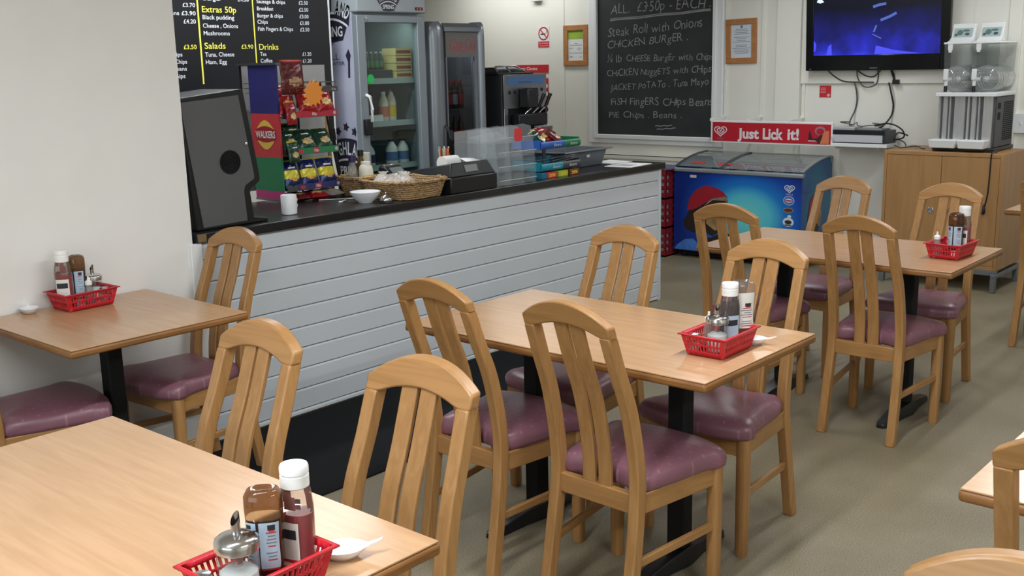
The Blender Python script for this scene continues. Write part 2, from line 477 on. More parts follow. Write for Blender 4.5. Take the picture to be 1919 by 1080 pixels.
# ---------------------------------------------------------------- tables
def make_table(label, sx, sy, posts):
    t = thing('cafe_table', label, 'table', group='beech laminate cafe tables')
    b = B().box(-sx/2, sx/2, -sy/2, sy/2, T-.004, T); top = obj('tabletop', b, laminate, t, bevel=.001)
    b = B().box(-sx/2-.004, sx/2+.004, -sy/2-.004, sy/2+.004, T-.03, T-.0042); obj('edge_lipping', b, lipping, t, bevel=.009, seg=3)
    for px in posts:
        b = B().cbox((px, 0, (T-.03+.06)/2), (.062, .062, T-.09)); b.cbox((px, 0, T-.036), (.2, .3, .012)); obj('pedestal_post', b, blackm, t, bevel=.008)
        b = B()
        rings = []
        for y, w, z in ((-.27, .03, .018), (-.25, .055, .026), (-.1, .07, .048), (0, .1, .062), (.1, .07, .048), (.25, .055, .026), (.27, .03, .018)):
            rings.append([(px-w/2, y, 0), (px+w/2, y, 0), (px+w/2*.8, y, z), (px-w/2*.8, y, z)])
        b.loft(rings); obj('pedestal_foot', b, black, t, bevel=.004)
    return t
W2 = 1.18; posts = (-.30, .31)
t1 = make_table('beech table filling the lower left corner of the view', 1.2, .685, posts); t1.location = (-1.947, .973, 0)
dup(t1, 'beech table in the middle between four chairs, glare on its left half', (-2.065, 2.825, 0))
dup(t1, 'beech table beyond the middle one, in front of the freezer and cupboard', (-2.06, 4.745, 0), rad(.5))
dup(t1, 'beech table whose corner enters at the lower right edge', (-.07, 2.508, 0))
dup(t1, 'distant beech table whose tip shows at the right edge by the cupboard', (-1.236, 6.72, 0))
t2 = make_table('small square beech table pushed against the left wall', .70, .68, (-.045,)); t2.location = (-3.622, 1.912, 0)

# ---------------------------------------------------------------- red baskets and condiments
def make_basket(label):
    b = B()
    bw, bl, tw, tl, hh = .118, .176, .147, .210, .066
    bc = [(-bw/2, -bl/2), (bw/2, -bl/2), (bw/2, bl/2), (-bw/2, bl/2)]; tcn = [(-tw/2, -tl/2), (tw/2, -tl/2), (tw/2, tl/2), (-tw/2, tl/2)]
    rows = [0, .24, .50, .58, .84, 1.0]
    for i in range(4):
        j = (i+1) % 4; n = 10 if i % 2 == 0 else 15
        cols = [0]
        m0 = .07
        for k in range(n): cols += [m0+(1-2*m0)*(k+.22)/n, m0+(1-2*m0)*(k+.80)/n]
        cols.append(1)
        def P(u, v):
            a = [bc[i][q]+(bc[j][q]-bc[i][q])*u for q in (0, 1)]; c = [tcn[i][q]+(tcn[j][q]-tcn[i][q])*u for q in (0, 1)]
            return (a[0]+(c[0]-a[0])*v, a[1]+(c[1]-a[1])*v, hh*v+.002)
        for r in range(5):
            for c in range(len(cols)-1):
                if r in (1, 3) and c % 2 == 1: continue
                b.add([P(cols[c], rows[r]), P(cols[c+1], rows[r]), P(cols[c+1], rows[r+1]), P(cols[c], rows[r+1])], [(0, 1, 2, 3)])
    b.add([(x, y, .002) for x, y in bc], [(0, 1, 2, 3)])
    e = .008
    for i in range(4):
        j = (i+1) % 4
        o = [(x+math.copysign(e, x), y+math.copysign(e, y)) for x, y in (tcn[i], tcn[j])]
        b.add([(tcn[i][0], tcn[i][1], hh+.002), (tcn[j][0], tcn[j][1], hh+.002), (o[1][0], o[1][1], hh+.001), (o[0][0], o[0][1], hh+.001)], [(0, 1, 2, 3)])
    t = obj('condiment_basket', b, redp, weld=True, solid=.0032, smooth=30)
    return tag(t, label, 'basket', 'red plastic condiment baskets')
bk = make_basket('red slotted plastic basket on the front table'); bk.location = (-1.446, .98, T); bk.rotation_euler.z = rad(1)
spots = dict(front=(-1.446, .98, 1), middle=(-1.605, 2.80, 1), far=(-1.583, 4.765, -3), wall=(-3.872, 1.93, 2))
dup(bk, 'red slotted plastic basket on the middle table', (-1.605, 2.80, T), rad(1))
dup(bk, 'red slotted plastic basket on the table by the cupboard', (-1.583, 4.765, T), rad(-3))
dup(bk, 'red slotted plastic basket on the small table against the wall', (-3.872, 1.93, T), rad(2))

pet = clear('clear_plastic', (236, 232, 228), 1.0, .05, .06)
pet_brown = clear('smeared_plastic', (196, 170, 140), 1.0, .08, .22, (104, 74, 52))
jar = clear('jar_glass', (238, 244, 243), 1.2, .02, .02)
ketch = M('ketchup', (150, 20, 20), .25, coat=.4); brown = M('brown_sauce', (52, 26, 22), .22, coat=.4)
smear = M('sauce_smear', (128, 58, 44), .35)
capw = M('white_cap', (236, 236, 234), .35)
lab_blue = M('pale_blue_label', (172, 196, 214), .45); lab_white = M('white_label', (222, 220, 214), .45)
sugar = M('sugar', (240, 240, 240), .9, bump=.4, bs=900); ink = M('dark_ink', (38, 40, 48), .6); redink = M('red_ink', (182, 40, 40), .5); greyink = M('grey_ink', (120, 124, 130), .6)
vin = clear('vinegar_plastic', (226, 224, 220), .8, .12, .25, (215, 212, 208))

OV = [(cos(2*pi*i/28), sin(2*pi*i/28)) for i in range(28)]
def oval(rx, ry, z, p=2.6):
    return [(rx*math.copysign(abs(c)**(2/p), c), ry*math.copysign(abs(s_)**(2/p), s_), z) for c, s_ in OV]
def label_patch(b, prof, a0, a1, z0, z1, mi=0, grow=1.03, n=8, m=8):
    """a label that hugs an oval bottle; prof(z)->(rx,ry)"""
    vs = []
    for i in range(m+1):
        z = z0+(z1-z0)*i/m; rx, ry = prof(z)
        for j in range(n+1):
            a = a0+(a1-a0)*j/n; c, s_ = cos(a), sin(a); e = 2/2.6
            vs.append((rx*grow*math.copysign(abs(c)**e, c), ry*grow*math.copysign(abs(s_)**e, s_), z))
    b.add(vs, [(i*(n+1)+j, i*(n+1)+j+1, (i+1)*(n+1)+j+1, (i+1)*(n+1)+j) for i in range(m) for j in range(n)], mi)
    return vs, n
def lerp_prof(pts):
    def f(z):
        for (z0, a0, b0), (z1, a1, b1) in zip(pts, pts[1:]):
            if z <= z1:
                t = (z-z0)/(z1-z0); return a0+(a1-a0)*t, b0+(b1-b0)*t
        return pts[-1][1:]
    return f
def make_upright(label, cat, sauce_mat, fill, lab, stripe):
    """squeezy bottle standing on its base, white flip cap on top"""
    t = thing('sauce_bottle', label, cat, group='squeezy sauce bottles')
    pr = [(0, .029, .023), (.012, .032, .025), (.06, .031, .024), (.10, .0315, .025), (.128, .0315, .0245), (.152, .028, .0235), (.168, .0235, .0225)]
    f = lerp_prof(pr)
    obj('bottle_body', B().loft([oval(a, c, z, 2.4) for z, a, c in pr]), pet, t, smooth=60)
    zz = [z for z, _, _ in pr if z < fill] + [fill]
    obj('sauce', B().loft([oval(f(z)[0]*.965, f(z)[1]*.965, max(z, .002), 2.4) for z in zz]), sauce_mat, t, smooth=60)
    z2 = [fill+.001] + [z for z, _, _ in pr if z > fill+.004]
    b = B(); r2 = [oval(f(z)[0]*.955, f(z)[1]*.955, z, 2.4) for z in z2]
    fs = [(i*28+j, i*28+(j+1) % 28, (i+1)*28+(j+1) % 28, (i+1)*28+j) for i in range(len(r2)-1) for j in range(28) if sin(j*.9+i*1.3)+sin(j*.37+2)+.5*sin(i*2.1+j*.2) > .1]
    b.add([p for r in r2 for p in r], fs); obj('sauce_smear', b, smear, t)
    b = B(); b.lathe([(.0235, .164), (.0255, .166), (.0255, .186), (.0245, .187), (.0245, .189), (.0255, .190), (.0255, .201), (.024, .2045), (.0, .2055)], sx=1, n=28, caps=False)
    obj('cap', b, capw, t, smooth=40)
    b = B()
    label_patch(b, f, rad(215), rad(300), .022, .105, 0)
    label_patch(b, f, rad(218), rad(297), .030, .036, 1, 1.04)
    label_patch(b, f, rad(225), rad(290), .074, .092, 2, 1.04)
    label_patch(b, f, rad(60), rad(130), .022, .105, 0)
    obj('bottle_label', b, [lab, stripe, ink], t, smooth=60)
    return t
def make_inverted(label, sauce_mat, lab, tall=.17, tomato=False):
    """squeezy bottle standing on its cap, rounded base uppermost"""
    t = thing('sauce_bottle', label, 'sauce bottle', group='squeezy sauce bottles')
    pr = [(.022, .017, .016), (.03, .026, .020), (.045, .031, .024), (.09, .030, .0235), (.12, .0315, .0245), (.145, .033, .0255), (.168, .0325, .025), (.177, .027, .021), (.180, .019, .015)]
    f = lerp_prof(pr)
    b = B(); b.loft([oval(a, c, z, 2.6) for z, a, c in pr] + [oval(.010, .008, .1755)]); obj('bottle_body', b, pet if tomato else pet_brown, t, smooth=60)
    fill = .128
    obj('sauce', B().loft([oval(f(z)[0]*.96, f(z)[1]*.96, z) for z in (.024, .032, .045, .07, .09, .11, fill)]), sauce_mat, t, smooth=60)
    b = B().lathe([(.019, 0), (.0195, .002), (.0195, .018), (.016, .0235), (.008, .024)], n=24); obj('cap', b, capw, t, smooth=40)
    b = B()
    for a0 in (262, 196) if not tomato else (250,):
        aw = 58 if not tomato else 66
        label_patch(b, f, rad(a0), rad(a0+aw), .040 if not tomato else .05, .125 if not tomato else .15, 0)
        if not tomato: label_patch(b, f, rad(a0), rad(a0+aw), .037, .041, 1, 1.035)
        for k in range(9):
            z = .056+k*.0062
            if k in (3,): continue
            w = random.uniform(.5, .9)*aw/2*.8
            label_patch(b, f, rad(a0+aw/2-w), rad(a0+aw/2+w), z, z+.0022, 3 if k % 4 else 1, 1.04, 5, 1)
        label_patch(b, f, rad(a0+aw/2-12), rad(a0+aw/2+12), .111, .121, 2, 1.04, 5, 2)
        label_patch(b, f, rad(a0+aw/2-9), rad(a0+aw/2+9), .109, .1115, 1, 1.045, 5, 1)
    obj('bottle_label', b, [lab, redink, ink, greyink], t, smooth=60)
    return t
def make_sugar(label):
    t = thing('sugar_dispenser', label, 'sugar dispenser', group='glass sugar dispensers')
    b = B(); n = 40
    def fl(r, z): return [((r*(1+.018*cos(10*2*pi*i/n)))*cos(2*pi*i/n), (r*(1+.018*cos(10*2*pi*i/n)))*sin(2*pi*i/n), z) for i in range(n)]
    b.loft([fl(.029, 0), fl(.0325, .004), fl(.0325, .09), fl(.030, .1)]); obj('glass_jar', b, jar, t, smooth=60)
    b = B().lathe([(.030, .003), (.030, .052), (.022, .058), (.0, .063)], n=24, caps=False); obj('sugar', b, sugar, t)
    b = B().lathe([(.0335, .088), (.0355, .090), (.0355, .102), (.034, .106), (.028, .110), (.018, .113), (.0, .114)], n=32, caps=False); obj('lid', b, chrome, t, smooth=40)
    b = B(); R0 = []
    ring0 = [(.0075*cos(2*pi*i/16), .0075*sin(2*pi*i/16)) for i in range(16)]
    b.loft([[(x, y, .04) for x, y in ring0], [(x, y, .112) for x, y in ring0], [(x*.95, y*.95, .138+x*1.3) for x, y in ring0]], caps=False)
    b.loft([[(x*.85, y*.85, .06) for x, y in ring0], [(x*.8, y*.8, .138+x*1.3) for x, y in ring0]], 0, False)
    obj('pouring_spout', b, chrome, t, smooth=50)
    return t
def make_vinegar(label):
    t = thing('vinegar_bottle', label, 'vinegar bottle', group='small vinegar bottles')
    b = B().lathe([(.0235, 0), (.0245, .003), (.022, .03), (.014, .068), (.0115, .078), (.0115, .084)], n=24); obj('bottle_body', b, vin, t, smooth=50)
    b = B().lathe([(.0135, .080), (.0135, .093), (.011, .095), (.0055, .098), (.0035, .106), (.004, .111), (.0, .113)], n=20, caps=False); obj('nozzle_cap', b, capw, t, smooth=40)
    return t
def make_shaker(label):
    t = thing('salt_shaker', label, 'shaker', group='small glass shakers')
    b = B().lathe([(.016, 0), (.018, .002), (.018, .036), (.0165, .046)], n=20); obj('glass_jar', b, jar, t, smooth=50)
    b = B().lathe([(.0155, .002), (.0155, .028), (.0, .030)], n=16, caps=False); obj('salt', b, sugar, t)
    b = B().lathe([(.0178, .044), (.0182, .046), (.0182, .056), (.015, .060), (.0, .0615)], n=20, caps=False); obj('lid', b, chrome, t, smooth=40)
    return t
def make_dish(label):
    b = B(); n = 24
    def rg(r, z, e=0): 
        out = []
        for i in range(n):
            a = 2*pi*i/n; rr = r
            if cos(a) > .93: rr = r+e
            out.append((rr*1.15*cos(a), rr*.9*sin(a), z))
        return out
    b.loft([rg(.014, .0), rg(.022, .001), rg(.034, .014), rg(.038, .021, .004), rg(.036, .021, .003), rg(.031, .014), rg(.018, .006)])
    b.loft([[(.038, -.008, .020), (.038, .008, .020), (.038, .008, .016), (.038, -.008, .016)], [(.062, -.005, .026), (.062, .005, .026), (.062, .005, .023), (.062, -.005, .023)],
            [(.074, -.002, .031), (.074, .002, .031), (.074, .002, .029), (.074, -.002, .029)]])
    o = obj('spoon_dish', b, M('white_china', (232, 234, 236), .25), smooth=50)
    return tag(o, label, 'dish', 'white spoon dishes')
def put(o, x, y, deg=0, z=T+.005):
    o.location = (x, y, z); o.rotation_euler = (0, 0, rad(deg)); return o
def again(o, label, x, y, deg=0, z=T+.005, sc=1):
    r = dup(o, label, (x, y, z), rad(deg)); r.scale = (1, 1, sc)
    return r
BI = .0035+T
sug = put(make_sugar('glass sugar dispenser with chrome lid in the front table basket'), -1.437, .935, 100, BI); sug.scale = (1.07, 1.07, 1.1)
inv = put(make_inverted('upside-down brown sauce bottle with pale blue label on the front table', brown, lab_blue), -1.452, 1.003, 46, BI)
ket = put(make_upright('tomato ketchup bottle with white cap on the front table', 'sauce bottle', ketch, .118, lab_white, redink), -1.445, 1.066, 15, BI)
shk = put(make_shaker('small shaker with metal lid at the near end of the front basket'), -1.472, .886, 0, BI)
vng = put(make_vinegar('white-nozzled vinegar bottle hidden behind brown sauce on the front table'), -1.496, 1.035, 0, BI)
dsh = put(make_dish('white china spoon dish on the front table beyond the red basket'), -1.437, 1.157, 52, T)
# middle table
again(sug, 'glass sugar dispenser with chrome lid in the middle table basket', -1.605, 2.785, 100, BI)
hp = put(make_upright('dark brown sauce bottle with white cap on the middle table', 'sauce bottle', brown, .150, lab_blue, redink), -1.598, 2.846, 60, BI)
hz = put(make_inverted('upside-down ketchup bottle with clear base and white label on the middle table', ketch, lab_white, tomato=True), -1.592, 2.905, 50, BI); hz.scale = (1.3, 1.2, 1.12)
again(vng, 'white-nozzled vinegar bottle in the middle table basket', -1.652, 2.815, 0, BI)
again(shk, 'small shaker with metal lid at the corner of the middle basket', -1.652, 2.728, 0, BI)
again(dsh, 'white china spoon dish half hidden behind the middle table basket', -1.565, 2.935, 20, T)
# far table
again(vng, 'white-nozzled vinegar bottle in the basket by the cupboard', -1.625, 4.700, 0, BI)
again(inv, 'upside-down brown sauce bottle in the basket by the cupboard', -1.572, 4.775, 15, BI, 1.06)
again(ket, 'ketchup bottle with white cap in the basket by the cupboard', -1.556, 4.828, 10, BI, 1.05)
# wall table
again(ket, 'ketchup bottle with white cap in the basket against the left wall', -3.882, 1.868, 60, BI, 1.09)
again(inv, 'upside-down brown sauce bottle in the basket against the left wall', -3.895, 1.928, 55, BI, 1.08)
again(vng, 'white-nozzled vinegar bottle in the basket against the left wall', -3.855, 1.950, 0, BI)
again(sug, 'glass sugar dispenser in the basket against the left wall', -3.893, 1.988, 100, BI)
again(shk, 'small shaker with metal lid at the far end of the wall basket', -3.857, 2.012, 0, BI)
again(shk, 'small shaker with metal lid in front of the brown sauce in the wall basket', -3.835, 1.902, 0, BI)
again(dsh, 'white china spoon dish on the small table against the left wall', -3.932, 1.748, 160, T)
# ---------------------------------------------------------------- counter
grayw = M('white_boarding', (208, 214, 219), .42, var=.02, vs=3)
def counter():
    t = thing('serving_counter', 'long serving counter faced with white horizontal boards', 'counter', (-4.3, 4.31, 0))
    ox, oy = 4.3, -4.31
    b = B().box(-4.60+ox, -4.012+ox, 2.52+oy, 6.08+oy, .0, .907); obj('carcass', b, grayw, t)
    b = B(); z = .0
    zs = [.004, .03] + [.13+.1*k for k in range(8)] + [.907]
    for z0, z1 in zip(zs, zs[1:]):
        b.prism([(-4.012+ox, z0+.001), (XC-.004+ox, z0+.0015), (XC+ox, z0+.005), (XC+ox, z1-.009), (XC-.006+ox, z1-.0025), (-4.012+ox, z1-.001)], 'y', 2.515+oy, 6.085+oy)
    obj('front_boarding', b, grayw, t, smooth=0)
    b = B().box(-4.6+ox, XC+.008+ox, 6.085+oy, 6.112+oy, 0, .907); obj('end_trim', b, grayw, t, bevel=.004)
counter()
b = B().box(-4.66, XC+.022, 2.505, 6.14, .909, CT)
wt = obj('worktop', b, M('black_worktop', (30, 31, 33), .3, var=.35, vs=350, coat=.1), bevel=.004); tag(wt, 'long black worktop lying on the white boarded counter', 'worktop')
b = B().box(-3.965, -3.952, 2.507, 2.545, .913, .947); tag(obj('edge_clip', b, M('tan_edge', (120, 100, 66), .6)), 'small tan scrap on the left end of the black worktop edge', 'offcut')
b = B().box(-3.972, -3.13, .6, 4.95, 0, .007); tag(obj('floor_mat', b, M('black_rubber', (14, 15, 17), .9, bump=.5, bs=500, spec=.2), bevel=.003), 'black rubber mat on the floor along the white counter', 'mat')

# ---------------------------------------------------------------- dark slanted terminal at the left end
dgrey = M('dark_grey_sheet', (86, 87, 88), .5, var=.03, vs=3); 
t = thing('game_terminal', 'dark grey slanted cabinet with round vent on the left end of the worktop', 'terminal', (-4.16, 2.72, CT))
ox, oy, oz = 4.16, -2.72, -CT
prof = [(2.54, .951), (2.915, .951), (2.918, .968), (2.842, .982), (2.828, 1.095), (2.842, 1.112), (2.883, 1.135), (2.886, 1.16), (2.829, 1.54), (2.815, 1.548), (2.502, 1.518)]
pr = [(y+oy, z+oz) for y, z in prof]
b = B().prism([(y, z) for y, z in pr], 'x', -4.31+ox, -4.013+ox); obj('cabinet_shell', b, black, t, bevel=.006)
inner = [(2.572, .962), (2.80, .967), (2.792, 1.10), (2.800, 1.125), (2.850, 1.15), (2.852, 1.165), (2.797, 1.522), (2.506, 1.500)]
b = B().prism([(y+oy, z+oz) for y, z in inner], 'x', -4.014+ox, -4.008+ox); obj('side_panel', b, dgrey, t, bevel=.002)['label'] = 'dark grey side panel'
b = B()
for k, r in enumerate((.052, .042, .032, .022, .012)):
    b.lathe([(r, 0), (r, .006), (r-.006, .006), (r-.006, 0)], (-4.009+ox, 2.729+oy, 1.235+oz), 28, axis='x', caps=False)
b.lathe([(.05, 0), (.05, .002), (0, .002)], (-4.009+ox, 2.729+oy, 1.235+oz), 28, axis='x', caps=False)
obj('round_vent', b, blackm, t, smooth=0)
b = B().lathe([(.008, 0), (.008, .006), (.003, .008), (0, .008)], (-4.008+ox, 2.817+oy, 1.308+oz), 16, axis='x', caps=False); obj('lock', b, chrome, t)
b = B()   # screen on the slanted front
b.add([(-4.29+ox, 2.8385+oy, 1.51+oz), (-4.04+ox, 2.8385+oy, 1.51+oz), (-4.04+ox, 2.8855+oy, 1.19+oz), (-4.29+ox, 2.8855+oy, 1.19+oz)], [(0, 1, 2, 3)]); obj('screen', b, M('dark_screen', (8, 9, 12), .1), t, solid=.004)

# ---------------------------------------------------------------- crisp rack
navy = M('navy_card', (46, 44, 110), .5); rcard = M('red_card', (196, 58, 66), .5); gcard = M('green_card', (30, 122, 78), .5); pcard = M('pink_card', (186, 52, 122), .5)
gold = M('crisp_yellow', (226, 190, 82), .5); dred = M('deep_red_card', (160, 36, 46), .5); wire = M('grey_wire', (120, 122, 125), .35, .8)
gcardback = M('grey_card', (186, 188, 188), .7)
t = thing('crisp_rack', 'tall wire crisp rack with striped side panel on the worktop', 'display rack', (-4.62, 3.53, CT))
ox, oy, oz = 4.62, -3.53, -CT
ya = 3.352
b = B()
for z0, z1, mi in ((1.405, 1.648, 0), (1.182, 1.405, 1), (1.008, 1.182, 2), (.966, 1.008, 3)):
    b.box(-4.705+ox, -4.472+ox, ya+oy, ya+.012+oy, z0+oz, z1+oz, mi)
b.box(-4.705+ox, -4.472+ox, ya-.004+oy, ya+.014+oy, .957+oz, .966+oz, 4)
b.box(-4.79+ox, -4.455+ox, ya-.01+oy, ya+.022+oy, 1.648+oz, 1.66+oz, 4)
O = (-4.588+ox, ya-.0012+oy, 1.30+oz)
# crisp emblem: yellow crisp halves, red band and white name
b.poly([(-.072+.144*i/16, .028+.044*sin(pi*i/16)) for i in range(17)], O, X, Z, 5)
b.poly([(.072-.144*i/16, -.034-.044*sin(pi*i/16)) for i in range(17)], O, X, Z, 5)
b.poly([(-.085, .022), (-.085, -.022)] + [(-.085+.17*i/10, -.022-.02*sin(pi*i/10)) for i in range(1, 10)] + [(.085, -.022), (.085, .022)] + [(.085-.17*i/10, .022+.02*sin(pi*i/10)) for i in range(1, 10)], (O[0], O[1]-.0006, O[2]), X, Z, 6)
b.text('WALKERS', (O[0]-.082, O[1]-.0014, O[2]-.018), X, Z, .164, .034, 7, .02)
obj('side_panel', b, [navy, rcard, gcard, pcard, wire, gold, dred, white], t, smooth=0)['label'] = 'striped navy, red, green and pink side panel with crisp emblem'
b = B().box(-4.80+ox, -4.794+ox, 3.37+oy, 3.93+oy, .99+oz, 1.645+oz); obj('back_panel', b, gcardback, t)['label'] = 'grey card back'
b = B().tube([(-4.785+ox, 3.72+oy, CT+oz), (-4.785+ox, 3.72+oy, 1.6+oz)], .006); b.tube([(-4.46+ox, 3.735+oy, CT+oz), (-4.60+ox, 3.735+oy, 1.55+oz)], .006)
b.tube([(-4.785+ox, 3.362+oy, CT+oz), (-4.785+ox, 3.362+oy, 1.65+oz)], .006); obj('rack_frame', b, blackm, t)
def shelf(zf, mat_, lbl, cols, y0=3.372):
    b = B()
    zb = zf+.03
    b.add([(-4.78+ox, y0+oy, zb+oz), (-4.78+ox, 3.72+oy, zb+oz), (-4.46+ox, 3.72+oy, zf-.004+oz), (-4.46+ox, y0+oy, zf-.004+oz)], [(0, 1, 2, 3)], 0)
    b.box(-4.466+ox, -4.46+ox, y0+oy, 3.725+oy, zf-.006+oz, zf+.026+oz, 0)
    s = obj('shelf', b, wire, t, solid=.002)
    b = B(); xx = -4.4585+ox
    b.box(-4.46+ox, xx, 3.44+oy, 3.722+oy, zf-.004+oz, zf+.026+oz, 0)
    xx += .0008
    b.disc((3.47+oy, zf+.011+oz), .018, .010, (xx, 0, 0), Y, Z, 1, 16)
    b.box(xx-.0005, xx, 3.55+oy, 3.592+oy, zf-.002+oz, zf+.024+oz, 1); b.text('55p', (xx+.0005, 3.556+oy, zf+.005+oz), Y, Z, .03, .012, 2, .02)
    b.disc((3.706+oy, zf+.011+oz), .010, .010, (xx, 0, 0), Y, Z, 3, 16)
    o = obj('price_strip', b, [mat_, rcard, white, M('pale_spot', (210, 180, 180), .6)], s, smooth=0); o['label'] = lbl
shelf(1.385, M('crimson_strip', (190, 42, 66), .5), 'crimson price strip', 0)
shelf(1.197, M('leaf_green_strip', (40, 130, 82), .5), 'green price strip', 0)
shelf(1.012, M('navy_strip', (58, 62, 116), .5), 'blue price strip', 0)
b = B()
for zz in (1.532, 1.556): b.tube([(-4.76+ox, 3.36+oy, zz+oz), (-4.47+ox, 3.36+oy, zz+oz), (-4.47+ox, 3.735+oy, zz+oz), (-4.76+ox, 3.735+oy, zz+oz)], .0025, 6)
for k in range(8): b.tube([(-4.47+ox, 3.38+.048*k+oy, 1.505+oz), (-4.47+ox, 3.38+.048*k+oy, 1.556+oz)], .0018, 5)
for k in range(6): b.tube([(-4.76+ox, 3.37+.07*k+oy, 1.507+oz), (-4.47+ox, 3.37+.07*k+oy, 1.507+oz)], .002, 5)
wb = obj('wire_tray', b, wire, t)
b = B().box(-4.468+ox, -4.464+ox, 3.56+oy, 3.74+oy, 1.508+oz, 1.530+oz); b.text('55p', (-4.463+ox, 3.70+oy, 1.514+oz), Y, Z, .03, .01, 1)
obj('price_strip', b, [M('brown_strip', (88, 72, 70), .5), white], wb)['label'] = 'brown price strip'

foil = {}
def pack_mats(k):
    d = dict(red=((158, 24, 34), (214, 168, 60), (226, 200, 130)), green=((28, 66, 50), (190, 186, 70), (216, 190, 130)), blue=((28, 40, 96), (222, 208, 62), (214, 160, 60)), maroon=((98, 28, 32), (150, 66, 56), (200, 160, 120)),
             silver=((170, 160, 158), (150, 40, 44), (220, 200, 170)))[k]
    return [M('foil_'+k, d[0], .28, .25, var=.25, vs=14), M('foil_band_'+k, d[1], .3, .2), M('foil_picture_'+k, d[2], .35, .1, var=.3, vs=40), white]
def crisps(label, kind, loc, rot, w=.115, h=.16, th=.045, group='crisp packets on the rack', seed=0):
    rnd = random.Random(seed); b = B(); nu, nv = 14, 18; ms = pack_mats(kind)
    for side in (1, -1):
        vs = []
        ph = rnd.random()*6
        for j in range(nv+1):
            v = j/nv*2-1
            for i in range(nu+1):
                u = i/nu*2-1
                bul = max(0, 1-abs(u)**2.4)**.6*max(0, 1-abs(v)**3.5)**.8
                wr = 1+.16*sin(9*u+ph)*abs(v)**1.5+.08*sin(13*v+7*u+ph)
                pin = 1-.07*(1-abs(v))
                vs.append((u*w/2*pin, side*(.001+th/2*bul*wr), v*h/2))
        for j in range(nv):
            for i in range(nu):
                a = j*(nu+1)+i; q = (a, a+1, a+nu+2, a+nu+1)
                v = (j+.5)/nv*2-1; u = (i+.5)/nu*2-1
                mi = 0
                if side == 1:
                    if v > .86 : mi = 1
                    elif kind in ('blue',) and -.3 < v < .22: mi = 1
                    elif (u/.55)**2+((v+.28)/.28)**2 < 1: mi = 2
                    elif .32 < v < .5 and abs(u) < .5: mi = 3 if kind != 'maroon' else 1
                elif v > .86: mi = 1
                b.add([vs[k] for k in q], [(0, 1, 2, 3) if side == -1 else (3, 2, 1, 0)], mi)
    o = obj('crisp_packet', b, ms, weld=True, smooth=75)
    o.location = loc; o.rotation_euler = rot
    return tag(o, label, 'crisp packet', group)
fx = rad(90)   # front side (+y) turned towards +X
def cr(label, kind, x, y, z, tilt=-18, yaw=0, **k): return crisps(label, kind, (x, y, z), (rad(-tilt), 0, -fx+rad(yaw)), **k)
cr('big maroon crisp packet standing in the top tray of the crisp rack', 'maroon', -4.50, 3.475, 1.585, -4, 14, w=.19, h=.175, seed=1)
cr('red crisp packet leaning at the left on the crimson shelf', 'red', -4.50, 3.415, 1.462, -22, 8, h=.15, seed=2)
cr('red crisp packet in the middle of the crimson shelf', 'red', -4.49, 3.545, 1.462, -25, -6, h=.13, seed=3)
cr('red crisp packet at the right on the crimson shelf', 'red', -4.49, 3.66, 1.466, -24, 4, h=.135, seed=4)
cr('maroon crisp packet at the back of the crimson shelf', 'maroon', -4.58, 3.48, 1.475, -10, 0, h=.14, seed=5)
cr('crisp packet tipping over the left end of the crimson shelf', 'red', -4.438, 3.405, 1.408, -6, 20, w=.09, h=.12, th=.03, seed=6)
for i, (y, lab) in enumerate(((3.425, 'left'), (3.53, 'middle'), (3.645, 'right'))):
    cr('green crisp packet at the %s on the green shelf' % lab, 'green', -4.50, y, 1.262, -32, (6, -4, 2)[i], h=.125, seed=10+i)
cr('green crisp packet hanging over the left end of the green shelf', 'green', -4.438, 3.405, 1.210, -8, 15, w=.09, h=.11, th=.03, seed=14)
cr('dark green crisp packet at the back of the green shelf', 'green', -4.60, 3.52, 1.285, -12, 0, h=.13, seed=15)
for i, (y, lab) in enumerate(((3.42, 'left'), (3.535, 'middle'), (3.655, 'right'))):
    cr('blue and yellow crisp packet at the %s on the blue shelf' % lab, 'blue', -4.494, y, 1.092, -20, (4, 0, -4)[i], w=.11, h=.15, seed=20+i)
cr('dark blue crisp packet at the back of the blue shelf', 'blue', -4.62, 3.50, 1.10, -10, 0, seed=24)
for i, (x, y, k, lab) in enumerate(((-4.50, 3.46, 'maroon', 'left end'), (-4.48, 3.565, 'red', 'middle'), (-4.49, 3.67, 'silver', 'right end'))):
    crisps('crisp packet lying flat under the crisp rack, %s' % lab, k, (x, y, CT+.024), (rad(82), 0, -fx+rad((5, -10, 12)[i])), w=.115, h=.13, th=.04, seed=30+i)
def star(n, r1, r2, sq=1):
    return [((r1 if i % 2 == 0 else r2)*cos(pi*i/n)*sq, (r1 if i % 2 == 0 else r2)*sin(pi*i/n)) for i in range(2*n)]
b = B().prism([(3.555+p[0], 1.502+p[1]) for p in star(13, .072, .052, .95)], 'x', -4.434, -4.432)
tag(obj('star_card', b, M('orange_card', (255, 160, 66), .6), smooth=0), 'bright orange star-shaped price card on the crisp rack', 'price card')
b = B().tube([(-4.62, 3.80, CT), (-4.68, 3.83, 1.425)], .011, 10); tag(obj('wooden_pole', b, oak), 'thin wooden pole leaning behind the crisp rack', 'pole')
b = B().tube([(-4.545, 3.80, CT), (-4.60, 3.81, 1.24)], .009, 10); b.tube([(-4.60, 3.81, 1.24), (-4.61, 3.812, 1.30)], .014, 10); tag(obj('window_squeegee', b, blackm), 'dark handled stick standing right of the crisp rack', 'stick')

